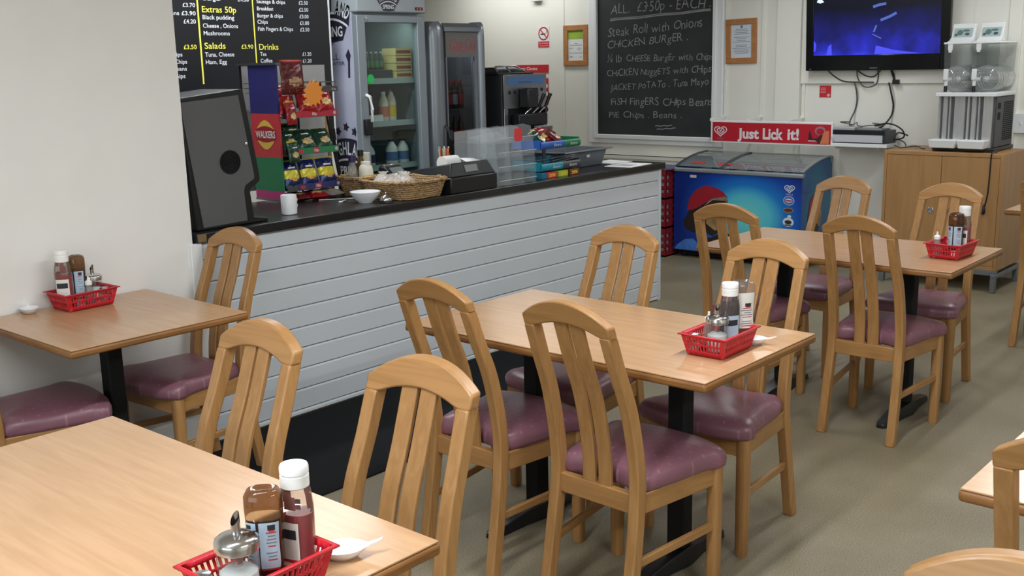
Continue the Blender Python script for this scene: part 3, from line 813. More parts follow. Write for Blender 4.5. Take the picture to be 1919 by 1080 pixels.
# ---------------------------------------------------------------- small things on the worktop
china = M('white_china', (232, 234, 236), .25)
t = thing('mug', 'white mug standing on the worktop in front of the crisp rack', 'mug', (-4.115, 3.112, CT))
b = B().lathe([(.030, 0), (.036, .003), (.0375, .02), (.0375, .092), (.036, .094), (.0345, .092), (.034, .01), (0, .006)], n=32, caps=False); b.add([(.03*cos(2*pi*i/32), .03*sin(2*pi*i/32), 0) for i in range(32)], [tuple(range(32))])
obj('mug_body', b, china, t, smooth=50)
a = rad(105)
b = B().tube([(cos(a)*r, sin(a)*r, z) for r, z in ((.036, .078), (.052, .076), (.060, .06), (.060, .04), (.052, .024), (.036, .02))], .006, 10); obj('handle', b, china, t)
def cutlery(label, x, y, deg, L=.13):
    b = B(); 
    b.loft([[(-L/2, -.004, .002), (-L/2, .004, .002), (-L/2, .004, .006), (-L/2, -.004, .006)], [(L*.2, -.004, .003), (L*.2, .004, .003), (L*.2, .004, .006), (L*.2, -.004, .006)],
            [(L*.3, -.011, .002), (L*.3, .011, .002), (L*.3, .011, .007), (L*.3, -.011, .007)], [(L*.5, -.008, .002), (L*.5, .008, .002), (L*.5, .008, .006), (L*.5, -.008, .006)]])
    o = obj('plastic_spoon', b, capw, bevel=.001); o.location = (x, y, CT); o.rotation_euler = (0, 0, rad(deg)); return tag(o, label, 'plastic cutlery', 'white plastic cutlery')
cutlery('longer white plastic spoon lying in front of the crisp rack', -4.34, 3.60, 52, .2); cutlery('short white plastic stirrer lying beside the longer one', -4.255, 3.56, -60, .085)
b = B().lathe([(.036, 0), (.038, .004), (.060, .022), (.076, .05), (.079, .056), (.0765, .057), (.070, .044), (.05, .018), (0, .012)], n=36, caps=False); b.add([(.036*cos(2*pi*i/36), .036*sin(2*pi*i/36), 0) for i in range(36)], [tuple(range(36))])
o = obj('bowl', b, china, smooth=50); o.location = (-4.135, 3.61, CT); tag(o, 'white china bowl on the worktop in front of the wicker baskets', 'bowl')
t = thing('counter_bell', 'chrome counter bell at the worktop edge beside the bowl', 'bell', (-4.03, 3.655, CT))
b = B().lathe([(.034, 0), (.036, .003), (.034, .008), (0, .009)], n=28, caps=False); obj('bell_base', b, black, t)
b = B().lathe([(.032, .010), (.033, .014), (.029, .028), (.018, .038), (.006, .042)], n=28); obj('bell_dome', b, chrome, t, smooth=60)
b = B().lathe([(.004, .042), (.004, .05), (.007, .052), (.006, .056), (0, .057)], n=14, caps=False); obj('push_button', b, chrome, t)

def make_wicker():
    m, nt, p = base('wicker'); tc = nt.nodes.new('ShaderNodeTexCoord')
    w = nt.nodes.new('ShaderNodeTexWave'); w.bands_direction = 'Z'; w.inputs['Scale'].default_value = 28; w.inputs['Distortion'].default_value = 6; w.inputs['Detail'].default_value = 2; w.inputs['Detail Scale'].default_value = 4
    nt.links.new(tc.outputs['Object'], w.inputs['Vector'])
    r = nt.nodes.new('ShaderNodeValToRGB'); e = r.color_ramp.elements
    e[0].color = (*[lin(v) for v in (120, 86, 50)], 1); e[1].color = (*[lin(v) for v in (204, 170, 122)], 1)
    nt.links.new(w.outputs['Color'], r.inputs[0]); nt.links.new(r.outputs[0], p.inputs['Base Color'])
    bp = nt.nodes.new('ShaderNodeBump'); bp.inputs['Strength'].default_value = .8; bp.inputs['Distance'].default_value = .004
    nt.links.new(w.outputs['Color'], bp.inputs['Height']); nt.links.new(bp.outputs[0], p.inputs['Normal']); p.inputs['Roughness'].default_value = .6
    return m
wick = make_wicker()
def wicker(name, label, loc, rz, bw, bl, tw, tl, hh):
    t = thing(name, label, 'basket', loc, rz); b = B()
    def rr(w, l, z, k=6):
        pts = []
        for i in range(48):
            a = 2*pi*(i+.5)/48; c_, s_ = cos(a), sin(a); e = 2/k
            pts.append((w/2*math.copysign(abs(c_)**e, c_), l/2*math.copysign(abs(s_)**e, s_), z))
        return pts
    rings = []; n = 9
    for i in range(n+1):
        v = i/n; off = .0025*(1 if i % 2 else -1)
        r = rr(bw+(tw-bw)*v, bl+(tl-bl)*v, .003+hh*v)
        rings.append([(p[0]*(1+(off if (k % 4 < 2) else -off)/(tw/2)), p[1]*(1+(off if (k % 4 < 2) else -off)/(tl/2)), p[2]) for k, p in enumerate(r)])
    b.loft(rings, 0, False)
    b.loft([rr(tw-.02, tl-.02, hh+.003), rr(bw-.016, bl-.016, .012)], 0, False); b.add(rr(bw-.016, bl-.016, .012), [tuple(range(48))]); b.add(rr(bw, bl, .003), [tuple(range(48))])
    obj('woven_body', b, wick, t, smooth=60)
    b = B(); R1 = rr(tw+.004, tl+.004, hh+.004); Nn = 96
    path = [R1[(i//2) % 48] if i % 2 == 0 else tuple((a+c)/2 for a, c in zip(R1[(i//2) % 48], R1[(i//2+1) % 48])) for i in range(Nn+1)]
    path = [(p[0], p[1], p[2]+.003*sin(i*1.3)) for i, p in enumerate(path)]
    b.tube(path, [.009+.002*sin(i*1.6) for i in range(Nn+1)], 8); obj('plaited_rim', b, wick, t, smooth=70)
    return t
wicker('wicker_tray', 'wide wicker basket of wrapped rolls at the worktop edge', (-4.14, 3.885, CT), rad(2), .31, .30, .365, .345, .088)
roll = M('bread_roll', (214, 170, 120), .7, var=.15, vs=30); wrapm = clear('cling_film', (246, 246, 246), .7, .2, .42, (240, 240, 240))
rolls = ((-4.22, 3.79, .05, 'left end'), (-4.15, 3.83, .055, 'front, left of centre'), (-4.28, 3.87, .06, 'back'), (-4.17, 3.93, .055, 'middle'), (-4.26, 3.99, .05, 'right end'))
for i, (x, y, z, lab) in enumerate(rolls):
    t = thing('wrapped_roll', 'film-wrapped bread roll in the wide wicker basket, %s' % lab, 'bread roll', (x, y, CT+z-.025), rad(40*i), 'wrapped rolls')
    b = B().lathe([(.0, .0), (.03, .004), (.046, .02), (.048, .035), (.036, .055), (.0, .064)], n=20, caps=False, sx=1.15, sy=.9); obj('roll', b, roll, t, smooth=80)
    rnd = random.Random(i); b = B(); n = 22
    rings = []
    for (r, z2) in ((.02, 0), (.05, .006), (.056, .03), (.046, .058), (.024, .07), (.012, .078), (.026, .092)):
        rings.append([(1.12*(r*(1+rnd.uniform(-.16, .16)))*cos(2*pi*k/n), .95*(r*(1+rnd.uniform(-.16, .16)))*sin(2*pi*k/n), z2+rnd.uniform(-.004, .004)) for k in range(n)])
    b.loft(rings, 0, False); obj('cling_film', b, wrapm, t, smooth=0)
wicker('wicker_basket', 'small round wicker basket holding condiment bottles', (-4.40, 3.815, CT), 0, .15, .15, .20, .20, .095)
def bottle(label, x, y, z, prof, mats, capprof, capmat, labz=None, labm=None, rx=1, cat='bottle', oy_=1, yaw=0):
    t = thing('condiment_bottle', label, cat, (x, y, z), rad(yaw)); t.scale = (1.15, 1.15, 1.3)
    obj('bottle_body', B().lathe(prof, n=24, sx=rx, sy=oy_), mats, t, smooth=50)
    obj('cap', B().lathe(capprof, n=20, caps=False), capmat, t, smooth=50)
    if labz:
        b = B(); f = lerp_prof([(q[1], q[0]*rx, q[0]*oy_) for q in prof]); label_patch(b, lambda zz: f(zz), rad(-60), rad(60), labz[0], labz[1], 0, 1.05)
        label_patch(b, lambda zz: f(zz), rad(-32), rad(32), labz[0]+(labz[1]-labz[0])*.55, labz[0]+(labz[1]-labz[0])*.85, 1, 1.07); obj('bottle_label', b, labm, t, smooth=60)
    return t
bottle('clear bottle of purple sauce with dark cap in the round wicker basket', -4.395, 3.755, CT+.013, [(.022, 0), (.024, .01), (.024, .09), (.015, .12), (.013, .135)], vin, [(.017, .13), (.018, .158), (.0, .16)], M('purple_cap', (46, 38, 84), .4), (.03, .06), [M('purple_band', (88, 40, 110), .5), white])
bottle('white mayonnaise bottle with yellow label in the round wicker basket', -4.355, 3.815, CT+.013, [(.03, 0), (.034, .01), (.034, .09), (.03, .11), (.02, .12)], M('mayo_bottle', (230, 226, 208), .35), [(.022, .118), (.023, .13), (.0, .131)], white, (.022, .075), [M('yellow_label', (226, 196, 70), .5), M('navy_ink', (30, 44, 110), .5)])
bottle('clear vinegar bottle with black cap behind the mayonnaise', -4.44, 3.855, CT+.013, [(.02, 0), (.022, .01), (.022, .1), (.012, .14), (.011, .15)], clear('vinegar_brown', (170, 140, 80), 1, .05, .3, (150, 120, 60)), [(.014, .148), (.015, .172), (.0, .174)], black)
b = B().lathe([(.026, 0), (.027, .004), (.034, .21), (.0355, .214), (.033, .214), (.026, .006), (0, .005)], n=28, caps=False); o = obj('paper_cup_stack', b, M('cup_white', (232, 230, 216), .6)); o.location = (-4.50, 3.93, CT); tag(o, 'tall stack of cream paper cups behind the round wicker basket', 'cups')
# card reader and till
t = thing('card_reader', 'small black card reader with grey display behind the wicker basket', 'card reader', (-4.46, 4.12, CT), rad(8)); t.scale = (1.2, 1.2, 1.5)
b = B().prism([(-.05, 0), (.06, 0), (.06, .03), (-.01, .085), (-.05, .085)], 'y', -.06, .06); obj('reader_body', b, black, t, bevel=.006)
R = Matrix.Rotation(rad(38), 3, 'Y')
b = B().cbox((.0265, 0, .0605), (.06, .085, .004), 0, R); obj('display', b, M('grey_display', (110, 120, 118), .3), t)
b = B().cbox((-.035, 0, .087), (.03, .1, .008)); obj('top_bar', b, chrome, t, bevel=.002)
t = thing('cash_register', 'black cash register with customer display facing the room', 'till', (-4.17, 4.252, CT), rad(0))
b = B().box(-.20, .205, -.185, .185, 0, .088); obj('cash_drawer', b, black, t, bevel=.008)
b = B().loft([[(-.20, -.18, .088), (.195, -.18, .088), (.195, .18, .088), (-.20, .18, .088)], [(-.19, -.165, .10), (.17, -.145, .162), (.17, .145, .162), (-.19, .165, .10)]]); obj('till_housing', b, black, t, bevel=.006)
R = Matrix.Rotation(rad(-19), 3, 'Y')
b = B().cbox((.1835, -.005, .127), (.006, .10, .040), 0, R); obj('customer_display', b, M('lcd_grey', (112, 116, 116), .3), t, bevel=.002)
b = B().lathe([(.04, -.055), (.04, .055)], (.08, -.07, .155), 24, axis='y'); obj('receipt_roll', b, paper, t, smooth=50)
b = B()
b.tube([(.06, .02, .168), (.10, .02, .172)], .001)
b.add([(.05+.03*k, -.01, .166+.012*sin(k*1.1)) for k in range(5)]+[(.05+.03*k, .10, .164+.006*sin(k*1.1)) for k in range(5)], [(k, k+1, k+6, k+5) for k in range(4)]); obj('receipt_slip', b, paper, t, solid=.0006)
t = thing('straw_cup', 'clear cup of orange and white straws behind the till', 'straws', (-4.36, 4.42, CT))
b = B().lathe([(.03, 0), (.038, .13), (.036, .13), (.028, .003), (0, .003)], n=24, caps=False); obj('cup', b, vin, t, smooth=50)
cols = [M('orange_straw', (238, 130, 60), .4), white, M('lime_straw', (196, 204, 120), .4), M('purple_straw', (84, 60, 120), .4)]
for i in range(14):
    a = 2*pi*i/14; r0 = .012; r1 = .028
    b = B().tube([(r0*cos(a), r0*sin(a), .006), (r1*cos(a), r1*sin(a), .205+.006*(i % 3))], .004, 7); obj('straw', b, cols[(0, 0, 1, 0, 3, 1, 2, 1, 2, 1, 0, 3, 2, 0)[i]], t)

# ---------------------------------------------------------------- clear tiered cabinet
acr = clear('acrylic', (248, 250, 250), .8, .05, .16, (228, 232, 234))
acr_glint = clear('acrylic_glint', (250, 250, 250), 1, .1, .6, (235, 238, 240))
t = thing('acrylic_display', 'clear stepped acrylic display bins between till and sweet stand', 'display case', (-4.12, 4.63, CT))
ox, oy, oz = 4.12, -4.63, -CT
ys = [4.445, 4.555, 4.665, 4.775]
for k, yy in enumerate(ys):
    b = B().poly([(-4.30, CT), (-3.965, CT), (-3.965, 1.04), (-3.975, 1.12), (-3.985, 1.20), (-4.0, 1.275), (-4.06, 1.285), (-4.30, 1.25)], (ox, yy+oy, oz), X, Z)
    obj('divider', b, acr, t, smooth=0)
for k, zz in enumerate((.953, 1.03, 1.11, 1.19)):
    b = B()
    b.add([(-4.30+ox, 4.449+oy, zz+oz), (-4.30+ox, 4.775+oy, zz+oz), (-3.985+ox, 4.775+oy, zz+oz), (-3.985+ox, 4.449+oy, zz+oz)], [(0, 1, 2, 3)])
    b.add([(-3.985+ox, 4.449+oy, zz+oz), (-3.985+ox, 4.775+oy, zz+oz), (-3.962+ox, 4.775+oy, zz+.03+oz), (-3.962+ox, 4.449+oy, zz+.03+oz)], [(0, 1, 2, 3)])
    obj('bin_shelf', b, acr, t, smooth=0)
    b = B().tube([(-3.961+ox, 4.449+oy, zz+.031+oz), (-3.961+ox, 4.775+oy, zz+.031+oz)], .0022, 6); obj('lip_glint', b, acr_glint, t)  # whitish rod painted in as the highlight along the acrylic front edge
b = B()
b.add([(-4.06+ox, 4.30+oy, 1.235+oz), (-3.955+ox, 4.36+oy, 1.205+oz), (-3.955+ox, 4.55+oy, 1.215+oz), (-4.06+ox, 4.55+oy, 1.255+oz)], [(0, 1, 2, 3)]); obj('flap', b, acr, t, smooth=0)
b = B().add([(-4.30+ox, 4.449+oy, CT+oz), (-4.30+ox, 4.779+oy, CT+oz), (-4.30+ox, 4.779+oy, 1.25+oz), (-4.30+ox, 4.449+oy, 1.25+oz)], [(0, 1, 2, 3)]); obj('back_pane', b, acr, t, smooth=0)
b = B().prism([(4.605+p[0]*.8, 1.235+p[1]*.9) for p in [(max(-.042, min(.042, q[0])), max(-.040, min(.040, q[1]))) for q in star(22, .058, .047)]], 'x', -3.952, -3.950)
tag(obj('star_card', b, M('red_neon_card', (222, 60, 66), .6), smooth=0), 'red star-shaped card stuck on the clear acrylic bins', 'price card')

# ---------------------------------------------------------------- sweet and gum stand
t = thing('sweet_stand', 'two-tier chewing gum stand with blue trays on the worktop', 'display stand', (-4.13, 5.08, CT))
ox, oy, oz = 4.13, -5.08, -CT
b = B().tube([(-.04, .02, 0), (-.04, .02, .30)], .012, 10); b.box(-.08, .0, -.02, .06, .28, .30); obj('post', b, M('grey_post', (96, 100, 106), .4, .5), t)
gb = M('gum_blue', (34, 92, 176), .4); gg = M('gum_green', (18, 118, 70), .4); gt = M('gum_teal', (24, 138, 160), .4); gk = M('gum_charcoal', (66, 68, 72), .4); sil = M('silver_print', (206, 210, 214), .4)
def tray(z, y0, y1, ca, cb, split, words):
    b = B(); n = 8
    xa, xb = -4.26+ox, -4.03+ox
    b.box(xa, xb, y0+oy, y1+oy, z-.004+oz, z+oz, 0)
    b.box(xa, xa+.004, y0+oy, y1+oy, z+oz, z+.055+oz, 0); b.box(xa, xb, y0+oy, y0+.004+oy, z+oz, z+.05+oz, 0); b.box(xa, xb, y1-.004+oy, y1+oy, z+oz, z+.05+oz, 1)
    # rounded front lip
    def lip(ya, yb, mi):
        r0 = []; 
        for yy in (ya, yb):
            r0.append([(xb+.012*cos(a), yy+oy, z+.018+oz+.022*sin(a)) for a in [pi/2-pi*k/8 for k in range(9)]]+[(xb-.004, yy+oy, z-.004+oz), (xb-.004, yy+oy, z+.04+oz)])
        b.loft(r0, mi)
    lip(y0, split, 0); lip(split, y1, 1)
    for (w, yy) in words: b.text(w, (xb+.0135, yy+oy, z+.010+oz), Y, Z, .07, .015, 2, .01, .2)
    return obj('gum_tray', b, [ca, cb, sil], t, smooth=35)
tray(1.128, 4.90, 5.275, gb, gg, 5.12, (('Extra', 5.01), ('Extra', 5.17)))['label'] = 'upper gum tray, blue and green'
tray(.998, 4.90, 5.275, gt, gk, 5.10, (('Extra', 5.0), ('Extra', 5.16)))['label'] = 'lower gum tray, teal and charcoal'
b = B()
for k in range(3): b.tube([(-4.24+ox, 4.91+oy, 1.02+.02*k+oz), (-4.05+ox, 4.91+oy, 1.02+.02*k+oz), (-4.05+ox, 5.26+oy, 1.05+.01*k+oz)], .0025, 6)
obj('wire_rail', b, wire, t)
for i, (y, c, lab) in enumerate(((4.995, (206, 58, 66), 'red'), (5.105, (164, 196, 60), 'lime green'), (5.215, (120, 58, 34), 'brown'))):
    b = B().box(-4.12, -4.022, y-.045, y+.045, CT, CT+.036); b.strip([(y-.028+.008*k, CT+.021+.004*sin(k*2)) for k in range(8)], .008, (-4.0215, 0, 0), Y, Z, 1); b.strip([(y-.028, CT+.009), (y+.03, CT+.013)], .005, (-4.0214, 0, 0), Y, Z, 1)
    tag(obj('sweet_box', b, [M('sweet_'+lab, c, .45), M('sweet_yellow', (236, 200, 60), .5)], bevel=.002), '%s sweet packet box at the foot of the gum stand' % lab, 'sweets', 'sweet boxes under the gum stand')
b = B().box(-4.12, -4.022, 4.90, 4.945, CT, CT+.036); tag(obj('sweet_box', b, M('sweet_teal', (20, 110, 140), .45), bevel=.002), 'teal sweet packet box at the foot of the gum stand, leftmost', 'sweets', 'sweet boxes under the gum stand')
for i, (x, y, z, rz_, k, lab) in enumerate(((-4.09, 4.955, 1.185, 20, 'green', 'left'), (-4.12, 5.03, 1.20, -10, 'red', 'middle'), (-4.08, 5.085, 1.19, 30, 'maroon', 'right'))):
    crisps('crumpled crisp packet piled in the upper gum tray, %s one' % lab, k, (x, y, z), (rad(50), rad(10), -fx+rad(rz_)), w=.11, h=.13, th=.04, group='crisp packets in the gum tray', seed=40+i)

# ---------------------------------------------------------------- grey tub and leaflets
tubm = M('grey_tub_plastic', (92, 98, 104), .45)
t = thing('plastic_tub', 'grey plastic tub with wide rim at the far end of the worktop', 'tub', (-4.40, 5.60, CT), rad(3))
def rr2(w, l, z): return [(-w/2, -l/2, z), (w/2, -l/2, z), (w/2, l/2, z), (-w/2, l/2, z)]
b = B().loft([rr2(.30, .44, 0), rr2(.34, .50, .105), rr2(.40, .56, .105), rr2(.40, .56, .115), rr2(.34, .50, .115), rr2(.29, .43, .01)]); obj('tub_body', b, tubm, t, bevel=.008)
b = B().add([(.166, -.03+.04, .06), (.166, .05, .06), (.169, .05, .08), (.169, .01, .08)], [(0, 1, 2, 3)]); obj('tub_sticker', b, paper, t, solid=.002)
def leaflet(label, x, y, deg, w, l, pic):
    b = B().box(-w/2, w/2, -l/2, l/2, 0, .0025, 0); O = (0, 0, .0028)
    if pic:
        b.box(-w*.3, w*.28, -l*.3, l*.1, .0025, .003, 1)
        for k in range(4): b.box(-w*.4+.012*k, -w*.395+.012*k, -l*.4, l*.4, .0025, .003, 2)
    o = obj('leaflet', b, [paper, M('leaflet_print', (180, 170, 178), .7), greyink], smooth=0); o.location = (x, y, CT); o.rotation_euler = (0, 0, rad(deg))
    return tag(o, label, 'leaflet', 'leaflets on the worktop')
leaflet('white printed leaflet lying nearest the far end of the worktop', -4.07, 5.86, 6, .2, .29, 1); leaflet('white leaflet lying beside the grey tub', -4.30, 5.985, -4, .2, .22, 0)
# ---------------------------------------------------------------- menu board on the kitchen wall
mb = M('menu_black', (20, 21, 25), .35); yel = M('menu_yellow', (232, 224, 84), .5); mw = M('menu_white', (214, 218, 224), .5)
t = thing('menu_board', 'large black printed menu board with white prices and yellow headings', 'menu board', (-5.30, 3.3, 1.9))
def L(b): b.v = [(x+5.30, y-3.3, z-1.9) for x, y, z in b.v]; return b
obj('board', L(B().box(-5.306, -5.30, 2.35, 4.398, 1.15, 2.6)), mb, t)
MENU = [('w','£3.70',3.381,3.459,1.971,.021),('w','Beans £3.90',3.264,3.459,1.927,.021),('w','£4.20',3.379,3.456,1.883,.022),('y','£3.50',3.367,3.448,1.745,.023),('w','Chips',3.275,3.354,1.706,.021),('w','Chips',3.305,3.38,1.667,.022),('w','Beans',3.289,3.375,1.629,.022),('w','Chips',3.279,3.362,1.589,.023),('w','Burger',3.514,3.635,2.01,.022),('w','£4.50',3.742,3.817,2.01,.021),('y','Extras 50p',3.501,3.726,1.945,.033),('w','Black pudding',3.501,3.709,1.907,.023),('w','Cheese , Onions',3.5,3.731,1.861,.023),('w','Mushrooms',3.5,3.672,1.82,.023),('y','Salads',3.499,3.637,1.746,.033),('y','£3.90',3.744,3.825,1.745,.023),('w','Tuna, Cheese',3.499,3.691,1.703,.023),('w','Ham, Egg',3.5,3.638,1.662,.023),('w','Sausage & chips',3.87,4.075,2.003,.02),('w','£2.50',4.176,4.244,2.002,.021),('w','Breakfast',3.87,3.986,1.963,.021),('w','£2.50',4.175,4.244,1.962,.021),('w','Burger & chips',3.869,4.052,1.923,.021),('w','£3.00',4.176,4.244,1.922,.021),('w','Chips',3.868,3.94,1.887,.022),('w','£1.00',4.176,4.245,1.884,.021),('w','Fish Fingers & Chips',3.868,4.121,1.847,.022),('w','£2.50',4.175,4.244,1.845,.021),('y','Drinks',3.867,4.005,1.738,.034),('w','Tea',3.871,3.915,1.703,.022),('w','£1.20',4.181,4.248,1.7,.021),('w','Coffee',3.871,3.955,1.665,.022),('w','£1.20',4.18,4.247,1.66,.021)]
for key, nm, mt in (('w', 'white_lettering', mw), ('y', 'yellow_lettering', yel)):
    b = B()
    for c, s_, y0, y1, z, cap in MENU:
        if c == key: b.text(s_, (-5.2985, y0, z), Y, Z, y1-y0, cap, 0, .008)
    if key == 'y':
        b.box(-5.299, -5.2985, 3.470, 3.480, 1.552, 2.6); b.box(-5.299, -5.2985, 3.838, 3.846, 1.60, 2.6)
    obj(nm, L(b), mt, t, smooth=0)
obj('edge_strip', L(B().box(-5.31, -5.296, 4.398, 4.408, 1.15, 2.6)), white, t)

# ---------------------------------------------------------------- bottled water fridge
fg = M('fridge_grey', (142, 151, 158), .4, .2); fgl = M('fridge_light_grey', (168, 176, 182), .4); inner = M('fridge_lining', (120, 136, 138), .5)
glass = clear('door_glass', (214, 226, 224), 1.3, .01)
emb = M('emblem_navy', (44, 42, 62), .4); lilac = M('lilac_print', (178, 176, 200), .5, var=.1, vs=3); purp = M('purple_print', (122, 112, 150), .5, var=.2, vs=5); mist = M('mist_print', (196, 200, 216), .5, rgb2=(164, 166, 190), vs=3); greyhill = M('hill_print', (112, 108, 128), .5, var=.25, vs=8)
t = thing('display_fridge', 'tall glass-door fridge with purple water graphics behind the counter', 'fridge', (-5.5, 4.835, 0))
def FL(b): b.v = [(x+5.5, y-4.835, z) for x, y, z in b.v]; return b
y0, y1, xf = 4.54, 5.132, -5.2
b = B()
b.box(-5.82, -5.80, y0, y1, .12, 2.02); b.box(-5.80, xf-.05, y0, y0+.03, .12, 2.02); b.box(-5.80, xf-.05, y1-.03, y1, .12, 2.02); b.box(-5.80, xf-.05, y0+.03, y1-.03, .12, .30); b.box(-5.80, xf-.05, y0+.03, y1-.03, 1.93, 2.02)
obj('cabinet', FL(b), [fgl], t, bevel=.003)
b = B(); b.box(-5.798, -5.79, y0+.03, y1-.03, .30, 1.93); b.box(-5.79, xf-.055, y0+.0305, y0+.034, .30, 1.93); b.box(-5.79, xf-.055, y1-.034, y1-.0305, .30, 1.93); obj('lining', FL(b), inner, t)
b = B()
for yy in (y0+.05, y1-.05):
    b.lathe([(.02, 0), (.025, .01), (.02, .12)], (-5.3, yy, 0), 12); b.lathe([(.02, 0), (.025, .01), (.02, .12)], (-5.75, yy, 0), 12)
obj('feet', FL(b), black, t)
# printed side panel (faces the room side, -Y)
b = B(); O = (-5.82, y0-.0015, 0)
b.poly([(0, .12), (.568, .12), (.568, 2.02), (0, 2.02)], O, X, Z, 0)
O2 = (-5.82, y0-.0022, 0)
b.poly([(.0, 1.55), (.20, 1.62), (.42, 1.80), (.53, 2.02), (0, 2.02)], O2, X, Z, 1)
b.poly([(0, .5), (.57, .5), (.57, .96), (.42, 1.05), (.30, 1.02), (.16, 1.07), (0, 1.0)], O2, X, Z, 2)
b.poly([(.515, 1.56), (.52, 1.66), (.50, 1.70), (.53, 1.74), (.55, 1.70), (.54, 1.66), (.535, 1.56)], O2, X, Z, 3)
def emblem(b, O, U, V, cx, cz, R_, sc, m_dark, m_white):
    O = Vector(O); n = Vector(U).cross(Vector(V)).normalized()*.0006
    def arcp(r0, r1, a0, a1, k=18): return [(cx+r1*sin(a0+(a1-a0)*i/k), cz+r1*cos(a0+(a1-a0)*i/k)) for i in range(k+1)] + [(cx+r0*sin(a1+(a0-a1)*i/k), cz+r0*cos(a1+(a0-a1)*i/k)) for i in range(k+1)]
    def ringstrip(r0, r1, a0, a1, mi, lift, k=18):
        OO = O+n*lift
        vs = []
        for i in range(k+1):
            a = a0+(a1-a0)*i/k; vs += [(cx+r0*sin(a), cz+r0*cos(a)), (cx+r1*sin(a), cz+r1*cos(a))]
        b.add([OO+Vector(U)*p[0]+Vector(V)*p[1] for p in vs], [(2*i, 2*i+1, 2*i+3, 2*i+2) for i in range(k)], mi)
    A = .62
    ringstrip(R_*.80, R_*1.16, -A, A, m_dark, 1); ringstrip(R_*.765, R_*.80, -A*.95, A*.95, m_white, 1.5)
    b.poly([(cx+R_*.76*sin(-A*.92+2*A*.92*i/14), cz+R_*.76*cos(-A*.92+2*A*.92*i/14)) for i in range(15)] + [(cx+R_*.30, cz+R_*.43), (cx, cz+R_*.40), (cx-R_*.30, cz+R_*.43)], O+n, U, V, m_dark)
    w = 'HIGHLAND'; per = 2*A*.86/len(w)
    for i, ch in enumerate(w):
        a = -A*.86+per*(i+.5)
        u = Vector(U)*cos(a)-Vector(V)*sin(a); v = Vector(U)*sin(a)+Vector(V)*cos(a)
        hw = R_*per*.38*(.4 if ch == 'I' else 1)
        P = O+n*2+Vector(U)*(cx+R_*.87*sin(a))+Vector(V)*(cz+R_*.87*cos(a))
        b.text(ch, P-u*hw, u, v, 2*hw, R_*.22, m_white, .02)
    b.text('SPRING', O+n*2+Vector(U)*(cx-R_*.30)+Vector(V)*(cz+R_*.50), U, V, R_*.60, R_*.155, m_white, .02)
    for dx, dz in ((-.22, 1.28), (.22, 1.28), (0, 1.36)):
        b.poly([(cx+R_*(dx+p[0]*.09), cz+R_*(dz+p[1]*.09)) for p in star(5, 1, .55)], O+n, U, V, m_dark)
emblem(b, (-5.82, y0-.0028, 0), X, Z, .37, 1.63, .38, 1, 3, 4)
emblem(b, (-5.82, y0-.0028, 0), X, Z, .470, .76, .36, 1, 3, 4)
b.text('STILL', (-5.57, y0-.0034, 1.675), X, Z, .19, .036, 3, .0); b.text('WATER', (-5.50, y0-.0034, 1.640), X, Z, .17, .022, 3)
b.text('from our Land', (-5.62, y0-.0034, 1.80), X, Z, .25, .034, 4, 0, .3)
b.v = [(min(x, -5.252), y, z) for x, y, z in b.v]      # the print is trimmed at the front edge of the side
obj('side_graphics', FL(b), [mist, purp, greyhill, emb, white], t, smooth=0)['label'] = 'purple and white mountain graphics with water emblem'
b = B().box(-5.82, xf+.012, y0-.004, y1+.004, 1.962, 2.24); hd = obj('header', FL(b), fgl, t, bevel=.01)
b = B(); emblem(b, (xf+.0135, 0, 0), Y, Z, 4.80, 1.905, .16, 1, 0, 1); obj('header_emblem', FL(b), [emb, white], hd, smooth=0)
b = B().box(xf+.012, xf+.015, 5.035, 5.105, 1.982, 2.0); b.box(xf+.0152, xf+.0155, 5.05, 5.06, 1.986, 1.996, 1); b.box(xf+.0152, xf+.0155, 5.075, 5.09, 1.986, 1.996, 1); obj('thermostat', FL(b), [black, M('red_led', (200, 40, 30), .4, emit=.6)], hd)
# door
b = B(); zt, zb = 1.945, .16
b.box(xf-.05, xf, y0, y0+.068, zb, zt); b.box(xf-.05, xf, y1-.068, y1, zb, zt); b.box(xf-.05, xf, y0+.068, y1-.068, zt-.046, zt); b.box(xf-.05, xf, y0+.068, y1-.068, zb, zb+.09)
dr = obj('door', FL(b), fg, t, bevel=.005)
obj('glass_pane', FL(B().add([(xf-.03, y0+.066, zb+.088), (xf-.03, y1-.066, zb+.088), (xf-.03, y1-.066, zt-.044), (xf-.03, y0+.066, zt-.044)], [(0, 1, 2, 3)])), glass, dr)
area('fridge_fill', (-5.32, 4.835, 1.925), (0, rad(20), 0), .04, .4, 1.2, (.9, 1, .97))  # added fill inside the unlit fridge so its contents show
b = B().tube([(xf, y0+.052, 1.45), (xf+.035, y0+.05, 1.44), (xf+.045, y0+.055, 1.36), (xf+.035, y0+.06, 1.29), (xf, y0+.06, 1.28)], .011, 10); obj('handle', FL(b), capw, dr, smooth=60)
b = B().box(xf, xf+.03, y0+.012, y0+.07, 1.20, 1.30); obj('lock_box', FL(b), black, dr, bevel=.006)
b = B().lathe([(.009, 0), (.009, .006), (0, .007)], (xf, y0+.075, 1.922), 14, axis='x', caps=False); obj('keyhole', FL(b), chrome, dr)
b = B().prism([(4.632+p[0], 1.55+p[1]) for p in star(11, .034, .024)], 'x', xf+.001, xf+.003)
tag(obj('star_card', b, M('green_neon_card', (40, 190, 90), .6), smooth=0), 'small green star card stuck on the fridge door', 'price card')
for k, z in enumerate((.62, .985, 1.27, 1.545)):
    b = B().box(-5.78, xf-.075, y0+.036, y1-.036, z-.012, z); b.box(xf-.078, xf-.070, y0+.036, y1-.036, z-.03, z+.006)
    for q in range(0): pass
    obj('shelf', FL(b), M('shelf_grey', (176, 190, 188), .4), t)
